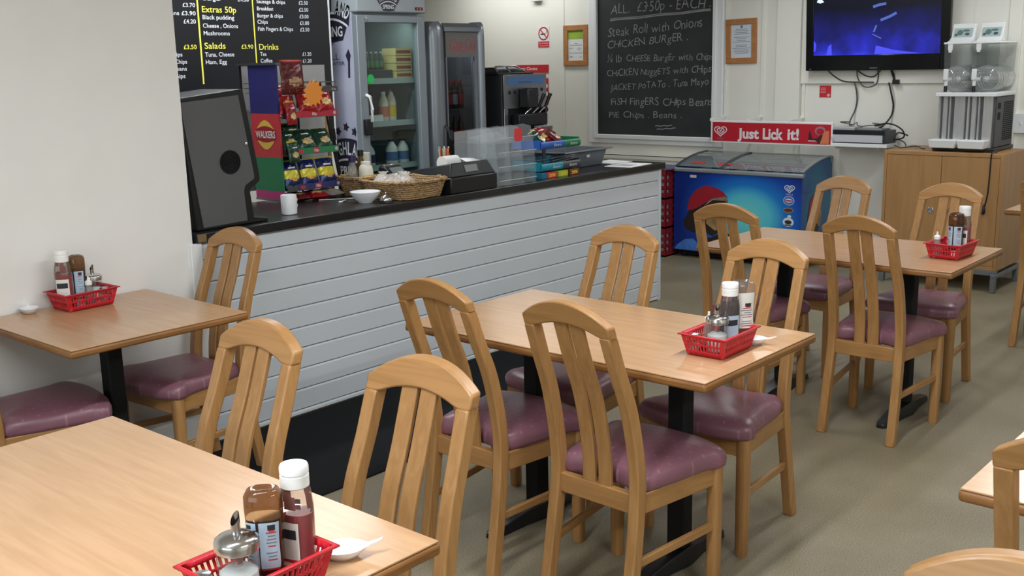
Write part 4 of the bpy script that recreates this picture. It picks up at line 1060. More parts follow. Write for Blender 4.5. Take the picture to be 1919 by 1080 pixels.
def drink(label, x, y, z, colr, capc, r=.031, h=.2, cat='bottle', bandc=None, group=None):
    t = thing('drink_bottle', label, cat, (x, y, z), 0, group)
    obj('bottle_body', B().lathe([(r*.92, 0), (r, .006), (r, h*.58), (r*.86, h*.7), (r*.42, h*.88), (r*.40, h*.94)], n=18), M(*colr[:1], colr[1], .3), t, smooth=50)
    obj('cap', B().lathe([(r*.46, h*.92), (r*.46, h), (0, h+.001)], n=14, caps=False), M(*capc[:1], capc[1], .4), t)
    if bandc: obj('bottle_label', B().lathe([(r*1.02, h*.14), (r*1.02, h*.5)], n=18, caps=False), M(*bandc[:1], bandc[1], .4), t, smooth=50)
    return t
S1, S2, S3 = 1.546, 1.271, .986
px = -5.36
drink('milkshake bottle with pink label on the fridge middle shelf', px, 4.878, S2, ('cream_drink', (232, 220, 200)), ('cap_white', (235, 235, 230)), .034, .19, bandc=('coral_label', (222, 130, 108)))
drink('milkshake bottle with yellow label on the fridge middle shelf', px, 4.948, S2, ('cream_drink', (232, 220, 200)), ('cap_dark', (50, 46, 40)), .033, .205, bandc=('yellow_drink_label', (236, 206, 60)))
for i in range(3): drink('dim cola bottle on the fridge middle shelf, %s' % ('left', 'second from left', 'third from left')[i], px-.06, 4.665+.062*i, S2, ('cola', (62, 34, 32)), ('cap_red', (150, 40, 40)), .027, .2, group='dim bottles on the middle shelf')
b = B().box(-5.32, -5.282, 4.66, 4.80, S2, S2+.045); tag(obj('white_box', b, paper), 'low white carton at the front of the fridge middle shelf', 'carton')
for i in range(2): drink('milk bottle with blue label on the fridge bottom shelf, %s' % ('left', 'right')[i], px+.03, 4.905+.10*i, S3, ('milk', (220, 222, 216)), ('cap_dark', (50, 46, 40)), .042, .16, bandc=('blue_milk_label', (90, 120, 160)), group='milk bottles')
drink('milk bottle at the left of the fridge bottom shelf beside the frame', px+.04, 4.70, S3, ('milk', (220, 222, 216)), ('cap_dark', (50, 46, 40)), .035, .15, bandc=('navy_milk_label', (40, 50, 90)))
for i in range(4):
    b = B().box(-5.42, -5.29, 4.94, 5.085, S1+.05*i, S1+.046+.05*i); b.box(-5.2898, -5.2895, 4.948, 5.077, S1+.012+.05*i, S1+.032+.05*i, 1)
    if i < 3 or True: tag(obj('snack_box', b, [M('straw_carton', (214, 196, 128), .5), M('rust_print', (146, 66, 44), .5)], bevel=.001), 'yellow and rust carton in the fridge top shelf stack, %s' % ('lowest', 'second from bottom', 'third from bottom', 'topmost')[i], 'carton', 'cartons in the fridge')
for i in range(6): drink('can on the fridge top shelf, %s from the left' % ('first', 'second', 'third', 'fourth', 'fifth', 'sixth')[i], px-.02, 4.68+.042*i, S1+.06, ('can_dark', (60, 74, 66)), ('can_top', (170, 175, 175)), .02, .115, 'can', ('can_label', (80, 120, 80)), 'cans on the fridge top shelf')
b = B().box(-5.44, -5.31, 4.655, 4.925, S1, S1+.058); tag(obj('can_tray', b, M('dark_tray', (44, 54, 56), .5), bevel=.002), 'dark tray under the row of cans in the fridge', 'tray')

# ---------------------------------------------------------------- rounded cola fridge
silv = M('silver_paint', (138, 144, 150), .28, .55); silvd = M('silver_paint_dark', (100, 104, 111), .32, .45)
t = thing('cola_fridge', 'silver retro fridge with rounded corners and red script logo', 'fridge', (-5.5, 5.46, 0))
def KL(b): b.v = [(x+5.5, y-5.46, z) for x, y, z in b.v]; return b
ya, yb, zt = 5.165, 5.755, 1.915
def rounded(y0, y1, z0, z1, r, k=6):
    pts = [(y0, z0), (y1, z0)]
    for i in range(k+1): a = pi/2*i/k; pts.append((y1-r+r*cos(a), z1-r+r*sin(a)))
    for i in range(k+1): a = pi/2+pi/2*i/k; pts.append((y0+r+r*cos(a), z1-r+r*sin(a)))
    return pts
b = B().prism(rounded(5.15, 5.76, .0, 1.90, .07), 'x', -5.86, -5.60)
b.box(-5.60, xf-.09, 5.15, 5.18, .0, 1.82); b.box(-5.60, xf-.09, 5.73, 5.76, .06, 1.82); b.box(-5.60, xf-.09, 5.18, 5.73, .06, .5); 
b.prism([(5.15, 1.82), (5.76, 1.82)] + rounded(5.15, 5.76, .06, 1.90, .07)[2:], 'x', -5.60, xf-.09)
obj('cabinet', KL(b), silvd, t, bevel=.004)
# door: two rounded pillars, top bar, sign, glass
b = B()
def pillar(yc, w): 
    rings = []
    for z, k, dx in ((.08, 1, 0), (1.80, 1, 0), (1.86, .98, .004), (1.90, .9, .016), (1.915, .74, .035)):
        ring = []
        for i in range(12):
            a = -pi/2+pi*i/11
            ring.append((xf-.085+ .085*cos(a)*1.0 - dx*0.6, yc+w/2*k*sin(a), z))
        rings.append(ring)
    b.loft(rings)
pillar(5.272, .165); pillar(5.705, .085)
b.loft([[(xf-.085, 5.33, 1.845), (xf-.085, 5.68, 1.845), (xf-.085, 5.68, 1.91), (xf-.085, 5.33, 1.91)], [(xf-.03, 5.33, 1.845), (xf-.03, 5.68, 1.845), (xf-.03, 5.68, 1.895), (xf-.03, 5.33, 1.895)], [(xf-.012, 5.33, 1.85), (xf-.012, 5.68, 1.85), (xf-.012, 5.68, 1.878), (xf-.012, 5.33, 1.878)]])
b.box(xf-.085, xf-.025, 5.33, 5.68, .08, .52)
dr = obj('door', KL(b), silv, t, smooth=45)
b = B().box(xf-.06, xf-.028, 5.352, 5.672, 1.678, 1.845); b.text('Coca-Cola', (xf-.0272, 5.385, 1.735), Y, Z, .265, .066, 1, .002, .32)
b.strip([(5.40+.022*i, 1.722+.006*sin(i*.9)) for i in range(12)], .007, (xf-.0270, 0, 0), Y, Z, 1)
obj('logo_panel', KL(b), [M('pewter_panel', (112, 110, 108), .4), M('cola_red', (184, 60, 58), .4)], dr, smooth=0)['label'] = 'grey panel with red cola script'
obj('glass_pane', KL(B().add([(xf-.05, 5.345, .52), (xf-.05, 5.67, .52), (xf-.05, 5.67, 1.678), (xf-.05, 5.345, 1.678)], [(0, 1, 2, 3)])), clear('dark_glass', (170, 176, 180), 1.0, .01), dr)
area('cola_fridge_fill', (-5.34, 5.455, 1.80), (0, rad(15), 0), .04, .4, 2.6, (1, .98, .95))  # added fill to brighten the bottles behind the dark glass
b = B().box(xf-.045, xf-.03, 5.640, 5.668, .52, 1.678); b.box(xf-.045, xf-.03, 5.352, 5.364, .52, 1.678); obj('glass_frame', KL(b), silv, dr)
b = B().tube([(xf-.005, 5.297, 1.215), (xf+.02, 5.30, 1.20), (xf+.026, 5.305, 1.13), (xf+.022, 5.312, 1.07), (xf-.005, 5.318, 1.03)], [.008, .012, .016, .020, .012], 12); obj('handle', KL(b), black, dr, smooth=60)
b = B().box(-5.595, -5.59, 5.18, 5.73, .5, 1.82); obj('lining', KL(b), M('dark_lining', (48, 50, 52), .5), t)
for z in (.78, 1.07, 1.32):
    b = B()
    for k in range(9): b.box(-5.58, xf-.11, 5.19+.065*k, 5.194+.065*k, z-.004, z)
    b.box(xf-.115, xf-.107, 5.185, 5.725, z-.008, z); b.box(-5.58, -5.572, 5.185, 5.725, z-.008, z); obj('wire_shelf', KL(b), wire, t)
for j, (z, nm) in enumerate(((1.321, 'upper'), (1.071, 'middle'))):
    for i in range(5):
        drink('cola bottle in the silver fridge, %s shelf, %s from left' % (nm, ('first', 'second', 'third', 'fourth', 'fifth')[i]), -5.36, 5.375+.06*i, z+.001, ('cola', (62, 34, 32)), ('cap_red', (150, 40, 40)), .026, .2, bandc=('cola_label', (170, 40, 42)) if (i+j) % 3 else ('water_label', (150, 160, 170)), group='bottles in the silver fridge')
for i in range(3): drink('can in the silver fridge bottom shelf, %s' % ('left', 'middle', 'right')[i], -5.37, 5.40+.08*i, .781, ('can_silver', (150, 155, 158)), ('can_top', (170, 175, 175)), .03, .12, 'can', ('can_grey_label', (110, 116, 120)), 'cans in the silver fridge')

# ---------------------------------------------------------------- soft ice machine
t = thing('ice_cream_machine', 'steel soft ice cream machine with black levers beside the cola fridge', 'ice cream machine', (-5.5, 6.16, 0))
def IL(b): b.v = [(x+5.5, y-6.16, z) for x, y, z in b.v]; return b
b = B().box(-5.86, xf-.02, 5.912, 6.402, .0, 1.545); obj('cabinet', IL(b), M('machine_side', (60, 62, 64), .4, .4), t, bevel=.004)
b = B().box(xf-.02, xf, 5.912, 6.402, 1.30, 1.545); b.box(xf-.02, xf, 5.912, 5.955, .10, 1.30); b.box(xf-.02, xf, 6.36, 6.402, .10, 1.30); b.box(xf-.02, xf, 5.955, 6.36, .10, .95)
fp = obj('front_panel', IL(b), steel, t, bevel=.002)
b = B().box(xf, xf+.002, 5.95, 6.362, 1.472, 1.53); b.strip([(6.07+.012*i, 1.489+.003*sin(i*2.2)) for i in range(14)], .008, (xf+.0025, 0, 0), Y, Z, 1); obj('blue_plate', IL(b), [M('blue_plate', (72, 108, 150), .4), M('blue_ink', (50, 70, 120), .5)], fp, smooth=0)
b = B().box(xf-.018, xf-.012, 5.955, 6.36, .95, 1.30); obj('recess', IL(b), blackm, t)
b = B().box(xf, xf+.09, 6.08, 6.20, 1.30, 1.445); b.box(xf-.01, xf+.07, 6.0, 6.33, 1.17, 1.26); obj('dispensing_block', IL(b), black, t, bevel=.01)
for k, yy in enumerate((6.15, 6.235, 6.31)):
    b = B().tube([(xf+.02, yy-.03, 1.255), (xf+.06, yy, 1.30)], .007, 8, 1); b.tube([(xf+.06, yy, 1.30), (xf+.085, yy+.035, 1.40)], [.011, .015], 10, 0); lv = obj('lever', IL(b), [black, chrome], t, smooth=60)
b = B()
for yy in (5.962, 6.02): b.box(xf, xf+.004, yy, yy+.022, 1.405, 1.43)
b.lathe([(.012, 0), (.012, .006), (0, .006)], (xf, 6.285, 1.43), 12, axis='x', caps=False); b.lathe([(.012, 0), (.012, .006), (0, .006)], (xf, 6.345, 1.43), 12, axis='x', caps=False); obj('buttons', IL(b), black, t)
b = B().tube([(xf, 6.34, 1.28), (xf+.05, 6.34, 1.28)], .02, 14); obj('knob', IL(b), black, t)
b = B().box(-5.84, -5.24, 5.90, 6.30, 1.545, 1.558); b.loft([[(-5.8, 5.93, 1.56), (-5.28, 5.93, 1.56), (-5.28, 6.25, 1.56), (-5.8, 6.25, 1.56)], [(-5.76, 5.97, 1.60), (-5.34, 5.97, 1.60), (-5.34, 6.2, 1.60), (-5.76, 6.2, 1.60)]], 0); obj('hopper_cover', IL(b), black, t, bevel=.004)
b = B().tube([(-5.27, 5.93, 1.56), (-5.33, 5.97, 1.605), (-5.33, 6.2, 1.605), (-5.27, 6.25, 1.56)], .006, 8); b.tube([(-5.27, 6.07, 1.56), (-5.33, 6.09, 1.605)], .006, 8); obj('cover_rim', IL(b), chrome, t)

# ---------------------------------------------------------------- back wall: signs, frames, chalkboard
rs = M('red_sign', (196, 42, 52), .45)
def wallthing(name, label, cat, x, z, d=0): 
    t = thing(name, label, cat, (x, YB-d, z))
    def LL(b): b.v = [(a-x, c-YB+d, e-z) for a, c, e in b.v]; return b
    return t, LL
W_ = YB-.001
t, q = wallthing('no_smoking_sign', 'small red and white no smoking sign on the back wall', 'sign', -6.684, 1.86)
b = B().box(-6.755, -6.613, W_-.002, W_, 1.765, 1.962); obj('backing', q(b), paper, t)
b = B(); n = 32
b.add([(-6.684+r*cos(2*pi*i/n), W_-.003, 1.896+r*sin(2*pi*i/n)) for r in (.064, .051) for i in range(n)], [(i, (i+1) % n, n+(i+1) % n, n+i) for i in range(n)])
b.strip([(-6.684-.038, 1.896+.038), (-6.684+.038, 1.896-.038)], .011, (0, W_-.0035, 0), X, Z); b.box(-6.752, -6.616, W_-.003, W_-.0025, 1.768, 1.823); obj('red_symbol', q(b), rs, t, smooth=0)
b = B().box(-6.72, -6.66, W_-.0032, W_-.003, 1.885, 1.897); b.strip([(-6.655, 1.897), (-6.645, 1.907), (-6.65, 1.92), (-6.64, 1.93)], .005, (0, W_-.0032, 0), X, Z); obj('cigarette', q(b), ink, t, smooth=0)
b = B().text('No smoking', (-6.742, W_-.0038, 1.800), X, Z, .115, .014); b.text('in these premises', (-6.742, W_-.0038, 1.778), X, Z, .115, .011); obj('caption', q(b), white, t, smooth=0)
t, q = wallthing('wall_sign', 'red Tasty Choice strip sign above the ice cream machine', 'sign', -6.90, 1.565)
obj('panel', q(B().box(-7.16, -6.628, W_-.006, W_, 1.527, 1.603)), rs, t); obj('lettering', q(B().text('Tasty Choice', (-7.02, W_-.007, 1.553), X, Z, .255, .03, 0, .01)), white, t, smooth=0)
t, q = wallthing('wall_sign', 'red price panel half hidden behind the ice cream machine', 'sign', -6.85, 1.35)
obj('panel', q(B().box(-7.05, -6.634, W_-.006, W_, 1.23, 1.472)), rs, t)
b = B(); b.disc((-6.66, 1.40), .024, .024, (0, W_-.007, 0), X, Z); b.disc((-6.66, 1.325), .024, .024, (0, W_-.007, 0), X, Z); b.box(-6.655, -6.64, W_-.0055, W_, 1.478, 1.50); obj('white_spots', q(b), white, t, smooth=0)
b = B().box(-6.80, -6.69, YB-.05, YB, 2.20, 2.30); tag(obj('wall_box', b, white, bevel=.006), 'small white box high on the back wall above the no smoking sign', 'box')
def frame(label, x0, x1, z0, z1, bw, parts, deg=0):
    cx, cz = (x0+x1)/2, (z0+z1)/2; t = thing('certificate_frame', label, 'framed certificate', (cx, YB-.001, cz)); t.rotation_euler = (0, rad(deg), 0)
    w, hh = (x1-x0)/2, (z1-z0)/2; b = B()
    b.box(-w, w, -.02, 0, hh-bw, hh); b.box(-w, w, -.02, 0, -hh, -hh+bw); b.box(-w, -w+bw, -.0198, 0, -hh+bw, hh-bw); b.box(w-bw, w, -.0198, 0, -hh+bw, hh-bw)
    obj('frame', b, M('pine_frame', (176, 120, 72), .5, var=.12, vs=25), t, bevel=.003)
    b = B().box(-w+bw, w-bw, -.006, -.002, -hh+bw, hh-bw)
    parts(b, w-bw, hh-bw); obj('certificate', b, [paper, M('lime_print', (160, 190, 70), .5), greyink, M('pale_paper', (216, 222, 230), .6)], t, smooth=0)
    obj('glass_pane', B().add([(-w+bw, -.010, -hh+bw), (w-bw, -.010, -hh+bw), (w-bw, -.010, hh-bw), (-w+bw, -.010, hh-bw)], [(0, 1, 2, 3)]), clear('frame_glass', (252, 253, 253), .15, .03), t)
def cert1(b, w, hh):
    b.box(-w, w, -.0066, -.006, hh*.42, hh, 1); b.disc((w*.68, hh*.60), .02, .02, (0, -.0068, 0), X, Z, 2, 16); b.disc((w*.68, hh*.60), .016, .016, (0, -.0070, 0), X, Z, 1, 16)
    for zz, u0, u1 in ((.12, -.2, .2), (.0, -.75, .75), (-.2, -.8, -.4), (-.2, .2, .7), (-.3, .2, .6), (-.52, -.85, .85), (-.74, -.75, -.45), (-.8, -.8, -.4), (-.8, .4, .75)): b.box(w*u0, w*u1, -.0066, -.006, hh*zz, hh*zz+.004, 2)
def cert2(b, w, hh):
    b.box(-w, w, -.0062, -.006, -hh, hh, 3); b.disc((0, hh*.86), .012, .012, (0, -.0068, 0), X, Z, 2, 14)
    rnd = random.Random(3)
    for k in range(16): 
        if k in (4, 9): continue
        u = rnd.uniform(.45, .85); b.box(-w*u, w*u, -.0068, -.0062, hh*(.7-.095*k), hh*(.7-.095*k)+.004, 2)
frame('pine framed certificate with green header left of the chalkboard', -6.432, -6.145, 1.587, 1.962, .05, cert1)
frame('pine framed white certificate between chalkboard and television', -4.688, -4.400, 1.582, 1.948, .046, cert2, -1)
t, q = wallthing('chalkboard', 'white framed black chalkboard with handwritten meals on the back wall', 'chalkboard', -5.4, 1.7)
b = B()
for (a, c, dd) in ((0, .105, .03),):
    b.box(-6.125, -6.02, YB-.035, YB, .875, 2.6); b.box(-4.778, -4.702, YB-.035, YB, .875, 2.6); b.box(-6.02, -4.778, YB-.035, YB, .875, .957)
obj('frame', q(b), white, t, bevel=.006)
b = B().box(-6.06, -6.02, YB-.05, YB-.034, .917, 2.6); b.box(-4.80, -4.762, YB-.05, YB-.034, .917, 2.6); b.box(-6.02, -4.80, YB-.05, YB-.034, .917, .957); obj('inner_bead', q(b), white, t, bevel=.006)
obj('board', q(B().box(-6.02, -4.778, YB-.026, YB, .95, 2.6)), M('chalkboard_black', (38, 40, 42), .6, rgb2=(50, 52, 54), vs=4), t)
CB = [('ALL.  £3·50p - EACH .',-5.873,-4.823,2.045,2.058,.085),('Steak Roll with Onions',-5.905,-4.901,1.84,1.899,.08),('CHiCKEN BURgER .',-5.913,-5.044,1.736,1.786,.066),('¼ lb',-5.913,-5.743,1.608,1.611,.07),('CHEESE BurgEr with Chips',-5.697,-4.79,1.617,1.617,.056),('CHiCKEN NuggETS with CHips',-5.914,-4.813,1.486,1.513,.06),('JACKET PoTATo . Tuna Mayo .',-5.875,-4.79,1.357,1.41,.058),('FiSH FingERS CHips Beans',-5.868,-4.79,1.227,1.229,.066),('PiE Chips . Beans .',-5.892,-5.097,1.11,1.116,.056)]
b = B()
for s_, x0, x1, z0, z1, cap in CB: b.hand(s_, (x0, YB-.0275, z0), X, Z, x1-x0, cap, 0, (z1-z0)/(x1-x0), -.008)
for (p0, p1, w_) in (((-5.878, 1.984), (-4.83, 2.028), .010), ((-5.878, 1.998), (-4.83, 2.039), .007), ((-5.382, 1.042), (-5.204, 1.052), .008), ((-5.367, 1.014), (-5.168, 1.029), .008)):
    k = 14; b.strip([(p0[0]+(p1[0]-p0[0])*i/k, p0[1]+(p1[1]-p0[1])*i/k+.003*sin(i*1.1)) for i in range(k+1)], w_, (0, YB-.0275, 0), X, Z)
obj('chalk_lettering', q(b), M('chalk', (150, 152, 152), .9), t, smooth=0)
t, q = wallthing('radiator', 'cream panel radiator under the chalkboard', 'radiator', -5.35, .45)
b = B().box(-6.02, -4.75, YB-.075, YB-.06, .12, .745)
for k in range(38): b.box(-6.0+.0328*k, -6.0+.0328*k+.018, YB-.079, YB-.074, .15, .72)
obj('front_panel', q(b), cream, t, bevel=.003)
obj('back_panel', q(B().box(-6.02, -4.75, YB-.012, YB-.002, .12, .745)), cream, t)
b = B().box(-6.03, -4.74, YB-.085, YB-.004, .772, .778); b.box(-6.03, -4.74, YB-.085, YB-.079, .742, .778)
for k in range(46): b.box(-6.02+.0278*k, -6.02+.0278*k+.012, YB-.078, YB-.006, .750, .772)
obj('top_grille', q(b), cream, t)
# ---------------------------------------------------------------- chest freezer
def freezer_side():
    """printed vinyl: bright cyan centre fading to deep blue"""
    m, nt, p = base('freezer_print'); tc = nt.nodes.new('ShaderNodeTexCoord'); mp = nt.nodes.new('ShaderNodeMapping')
    mp.inputs['Location'].default_value = (-.095, 0, -.52); mp.inputs['Scale'].default_value = (1, 0, 1.35)
    nt.links.new(tc.outputs['Object'], mp.inputs[0]); ln = nt.nodes.new('ShaderNodeVectorMath'); ln.operation = 'LENGTH'; nt.links.new(mp.outputs[0], ln.inputs[0])
    r = nt.nodes.new('ShaderNodeValToRGB'); e = r.color_ramp.elements
    e[0].position = .10; e[0].color = (*[lin(v) for v in (104, 204, 210)], 1); e[1].position = .62; e[1].color = (*[lin(v) for v in (18, 44, 128)], 1)
    k = e.new(.22); k.color = (*[lin(v) for v in (84, 190, 212)], 1); k = e.new(.34); k.color = (*[lin(v) for v in (26, 120, 200)], 1); k = e.new(.48); k.color = (*[lin(v) for v in (20, 70, 168)], 1)
    nt.links.new(ln.outputs['Value'], r.inputs[0]); nt.links.new(r.outputs[0], p.inputs['Base Color']); p.inputs['Roughness'].default_value = .35
    return m
fprint = freezer_side(); teal = M('teal_print', (34, 120, 140), .4, rgb2=(24, 74, 140), vs=3)
fx0, fx1, fy0, fy1 = -4.812, -3.668, 7.6, 8.125
t = thing('ice_cream_freezer', 'blue printed chest freezer with curved sliding glass lids', 'freezer', (-4.24, 7.86, 0))
def ZL(b): b.v = [(x+4.24, y-7.86, z) for x, y, z in b.v]; return b
fx0 += .002; fx1 -= .002
b = B(); b.box(fx0, fx1, fy0+.01, fy1, .055, .60); b.box(fx0, fx1, fy0+.01, fy0+.05, .60, .72); b.box(fx0, fx0+.04, fy0+.05, fy1, .60, .72); b.box(fx1-.04, fx1, fy0+.05, fy1, .60, .72); b.box(fx0, fx1, fy1-.04, fy1, .60, .80)
obj('cabinet', ZL(b), teal, t, bevel=.004)
fx0 -= .002; fx1 += .002
obj('front_print', ZL(B().box(fx0, fx1, fy0, fy0+.01, .06, .722)), fprint, t)['label'] = 'blue and cyan printed front with a child in a red cap'
def arcz(y): u = (y-fy0)/(fy1-fy0); return .752+.093*(1-(1-u)**2.0)
ysl = [fy0+.02+(fy1-.03-fy0-.02)*i/12 for i in range(13)]
b = B()
for xx in (fx0, fx1-.012):
    b = B().prism([(fy0+.01, .60)] + [(fy0+.01, .745)] + [(y, arcz(y)-.008) for y in ysl] + [(fy1, .836), (fy1, .60)], 'x', xx, xx+.012)
    obj('end_cheek', ZL(b), teal, t)
fgm = M('freezer_trim', (150, 154, 156), .4, .3)
b = B(); b.box(fx0-.008, fx1+.008, fy0-.012, fy0+.035, .716, .748); b.box(fx0-.006, fx1+.006, fy1-.03, fy1+.01, .80, .85); obj('rim', ZL(b), fgm, t, bevel=.008)
dkm = M('freezer_dark_trim', (70, 74, 78), .4)
for xx in (fx0+.012, (fx0+fx1)/2-.14, fx1-.012):
    b = B(); b.loft([[(xx-.016, y, arcz(y)-.004), (xx+.016, y, arcz(y)-.004), (xx+.016, y, arcz(y)+.010), (xx-.016, y, arcz(y)+.010)] for y in ysl]); obj('lid_rail', ZL(b), dkm if xx < fx1-.1 else fgm, t, bevel=.003)
lidg = clear('lid_glass', (226, 230, 230), 1.3, .06, .45, (168, 174, 172))  # milky grey in the glass stands in for the whitish reflection
for xa, xb, dz in ((fx0+.02, (fx0+fx1)/2-.13, .004), ((fx0+fx1)/2-.15, fx1-.02, 0)):
    b = B(); n = len(ysl); b.add([(x, y, arcz(y)+dz) for y in ysl for x in (xa, xb)], [(2*i, 2*i+1, 2*i+3, 2*i+2) for i in range(n-1)]); obj('glass_lid', ZL(b), lidg, t, smooth=60)
b = B()
for xx in (-4.70, -4.455): b.add([(xx, fy0+.07, arcz(fy0+.07)+.006), (xx+.12, fy0+.07, arcz(fy0+.07)+.006), (xx+.125, fy0+.105, arcz(fy0+.105)+.006), (xx+.01, fy0+.105, arcz(fy0+.105)+.006)], [(0, 1, 2, 3)])
obj('lid_sticker', ZL(b), M('red_sticker', (210, 60, 62), .5), t)
obj('basin', ZL(B().box(fx0+.05, fx1-.05, fy0+.06, fy1-.05, .602, .61)), M('basin_white', (170, 176, 178), .5), t)
b = B()
for k in range(6): b.box(fx0+.07+.17*k, fx0+.075+.17*k, fy0+.06, fy1-.05, .61, .72)
obj('divider', ZL(b), M('basin_white', (0, 0, 0)), t)
b = B().box(fx0+.02, fx1-.02, fy0+.04, fy1-.02, .02, .056); obj('plinth', ZL(b), blackm, t)
for xx in (fx0+.08, fx1-.08):
    for yy in (fy0+.06, fy1-.06):
        b = B().lathe([(.025, -.012), (.028, 0), (.025, .012)], (xx, yy, .028), 16, axis='x'); obj('castor', ZL(b), black, t)
fr = (fy0-.0012)
b = B(); O = (0, fr, 0); O2 = (0, fr-.0006, 0); O3 = (0, fr-.0012, 0)
# child in a backwards red cap: hair, face, cap, blue collar
b.poly([(-4.665, .40), (-4.722, .30), (-4.70, .245), (-4.62, .215), (-4.52, .23), (-4.44, .20), (-4.36, .25), (-4.33, .44), (-4.45, .50)], O, X, Z, 1)
b.poly([(-4.53, .44), (-4.46, .505), (-4.35, .53), (-4.305, .51), (-4.298, .45), (-4.28, .415), (-4.30, .395), (-4.305, .33), (-4.34, .27), (-4.42, .25), (-4.50, .30)], O2, X, Z, 2)
b.poly([(-4.685, .40), (-4.665, .50), (-4.60, .575), (-4.52, .612), (-4.42, .605), (-4.345, .57), (-4.302, .52), (-4.34, .535), (-4.44, .515), (-4.54, .455), (-4.62, .41)], O3, X, Z, 0)
b.poly([(-4.56, .42), (-4.44, .50), (-4.33, .50), (-4.305, .47), (-4.36, .455), (-4.47, .44)], O3, X, Z, 1)
b.poly([(-4.805, .065), (-4.78, .10), (-4.70, .155), (-4.62, .165), (-4.58, .13), (-4.44, .10), (-4.30, .065)], O2, X, Z, 3)
b.poly([(-4.60, .165), (-4.45, .19), (-4.32, .26), (-4.28, .22), (-4.30, .065), (-4.5, .09)], O, X, Z, 1)
# side print on the right cheek
P_ = (fx1+.0012, 0, 0)
b.poly([(7.72, .42), (7.75, .53), (7.82, .58), (7.90, .57), (7.93, .52), (7.84, .50), (7.80, .42)], P_, Y, Z, 0); b.poly([(7.72, .42), (7.80, .42), (7.85, .50), (7.92, .50), (7.95, .36), (7.88, .22), (7.80, .16), (7.70, .2)], (fx1+.0008, 0, 0), Y, Z, 1); b.poly([(7.86, .48), (7.94, .49), (7.96, .40), (7.93, .30), (7.87, .34)], P_, Y, Z, 2)
b.poly([(7.62, .065), (7.70, .16), (7.9, .18), (8.1, .065)], P_, Y, Z, 3)
obj('printed_child', ZL(b), [M('cap_red_print', (160, 28, 44), .45), M('hair_print', (40, 30, 26), .5), M('face_print', (176, 142, 96), .5, rgb2=(120, 90, 56), vs=9), M('collar_blue_print', (70, 120, 200), .5, var=.2, vs=12)], t, smooth=0)
def heart(r): return [(r*16*sin(a)**3/16, r*(13*cos(a)-5*cos(2*a)-2*cos(3*a)-cos(4*a))/16) for a in [2*pi*i/40 for i in range(41)]]
def heartlogo(b, O, U, V, cx, cz, r, mi):
    O = Vector(O)
    for k, w in ((1, .17), (.56, .17)):
        pts = [(cx+p[0]*k*1.15, cz+p[1]*k*.9) for p in heart(r)]; b.strip(pts, r*w, O, U, V, mi)
    b.poly([(cx+p[0]*.22, cz+p[1]*.2) for p in heart(r)[:-1]], O, U, V, mi)
b = B(); O = (0, fr, 0)
heartlogo(b, O, X, Z, -3.77, .632, .036, 0); b.text("WALL'S", (-3.80, fr, .582), X, Z, .06, .010, 0)
for k, zz in enumerate((.539, .464, .371)):
    if k == 1: b.disc((-3.775, zz), .042, .020, O, X, Z, 3); b.disc((-3.775, zz), .036, .014, O2, X, Z, 1); continue
    b.disc((-3.773, zz), .046, .036, O, X, Z, 0); b.disc((-3.773, zz), .042, .032, O2, X, Z, 4 if k == 0 else 0); b.disc((-3.773, zz), .03, .016, O3, X, Z, 0 if k == 0 else 2)
    if k == 0: b.box(-3.798, -3.748, fr-.002, fr-.0015, zz-.006, zz+.006, 5)
    else: b.box(-3.80, -3.746, fr-.002, fr-.0015, zz-.027, zz-.018, 2); b.disc((-3.765, zz+.045), .016, .012, O, X, Z, 0)
b.box(-4.66, -4.60, fr-.001, fr, .672, .694, 6)
obj('badges', ZL(b), [M('badge_white', (214, 220, 228), .5), M('choc_print', (84, 48, 40), .5), M('dark_print', (40, 44, 52), .5), M('pale_brown_print', (170, 130, 110), .5), M('badge_blue', (60, 110, 190), .5), rs, M('badge_cream', (206, 204, 196), .5)], t, smooth=0)

# ---------------------------------------------------------------- red crates between counter and freezer
crm = M('crate_red', (126, 24, 38), .5); 
def crate(label, x0, x1, y0, z0, hgt, rows):
    t = thing('plastic_crate', label, 'crate', ((x0+x1)/2, y0+.19, z0)); w = x1-x0; b = B()
    b.box(-w/2, w/2, -.19, .19, 0, .012)
    def wall(P):  # P(u, z) -> point pairs
        zz = [0, .05] ; n = 4
        step = (hgt-.07)/rows
        for k in range(rows): zz += [.05+step*k+step*.62, .05+step*(k+1)]
        zz[-1] = hgt
        for i in range(len(zz)-1):
            hole = i % 2 == 1
            if not hole: P(-1, 1, zz[i], zz[i+1])
            else:
                for j in range(n+1):
                    u = -1+2*j/n; P(max(-1, u-.11), min(1, u+.11), zz[i], zz[i+1])
    def front(yy): return lambda a, c, z1, z2: b.box(a*w/2, c*w/2, yy-.006, yy+.006, z1, z2)
    def side(xx): return lambda a, c, z1, z2: b.box(xx-.006, xx+.006, a*.184, c*.184, z1, z2)
    wall(front(-.184)); wall(front(.184)); wall(side(-w/2+.006)); wall(side(w/2-.006))
    obj('crate_shell', b, crm, t)
    return t
for k, lab in enumerate(('lowest', 'middle', 'top')):
    crate('dark red slotted crate between counter and freezer, %s of the stack' % lab, -5.10, -4.835, 7.50, .245*k, .24, 3)
    b = B()
    for j in range(3):
        b.box(-5.07, -4.86, 7.53, 7.85, .245*k+.02+.066*j, .245*k+.07+.066*j)
    o = obj('carton_load', b, M('carton_white', (206, 196, 196), .6)); tag(o, 'white cartons packed inside the dark red crate, %s of the stack' % lab, 'cartons')
b = B().box(-5.08, -4.80, 7.50, 7.80, .736, .746); tag(obj('magazine', b, M('grey_purple_cover', (96, 96, 130), .5)), 'grey purple folder lying on top of the red crates', 'folder')

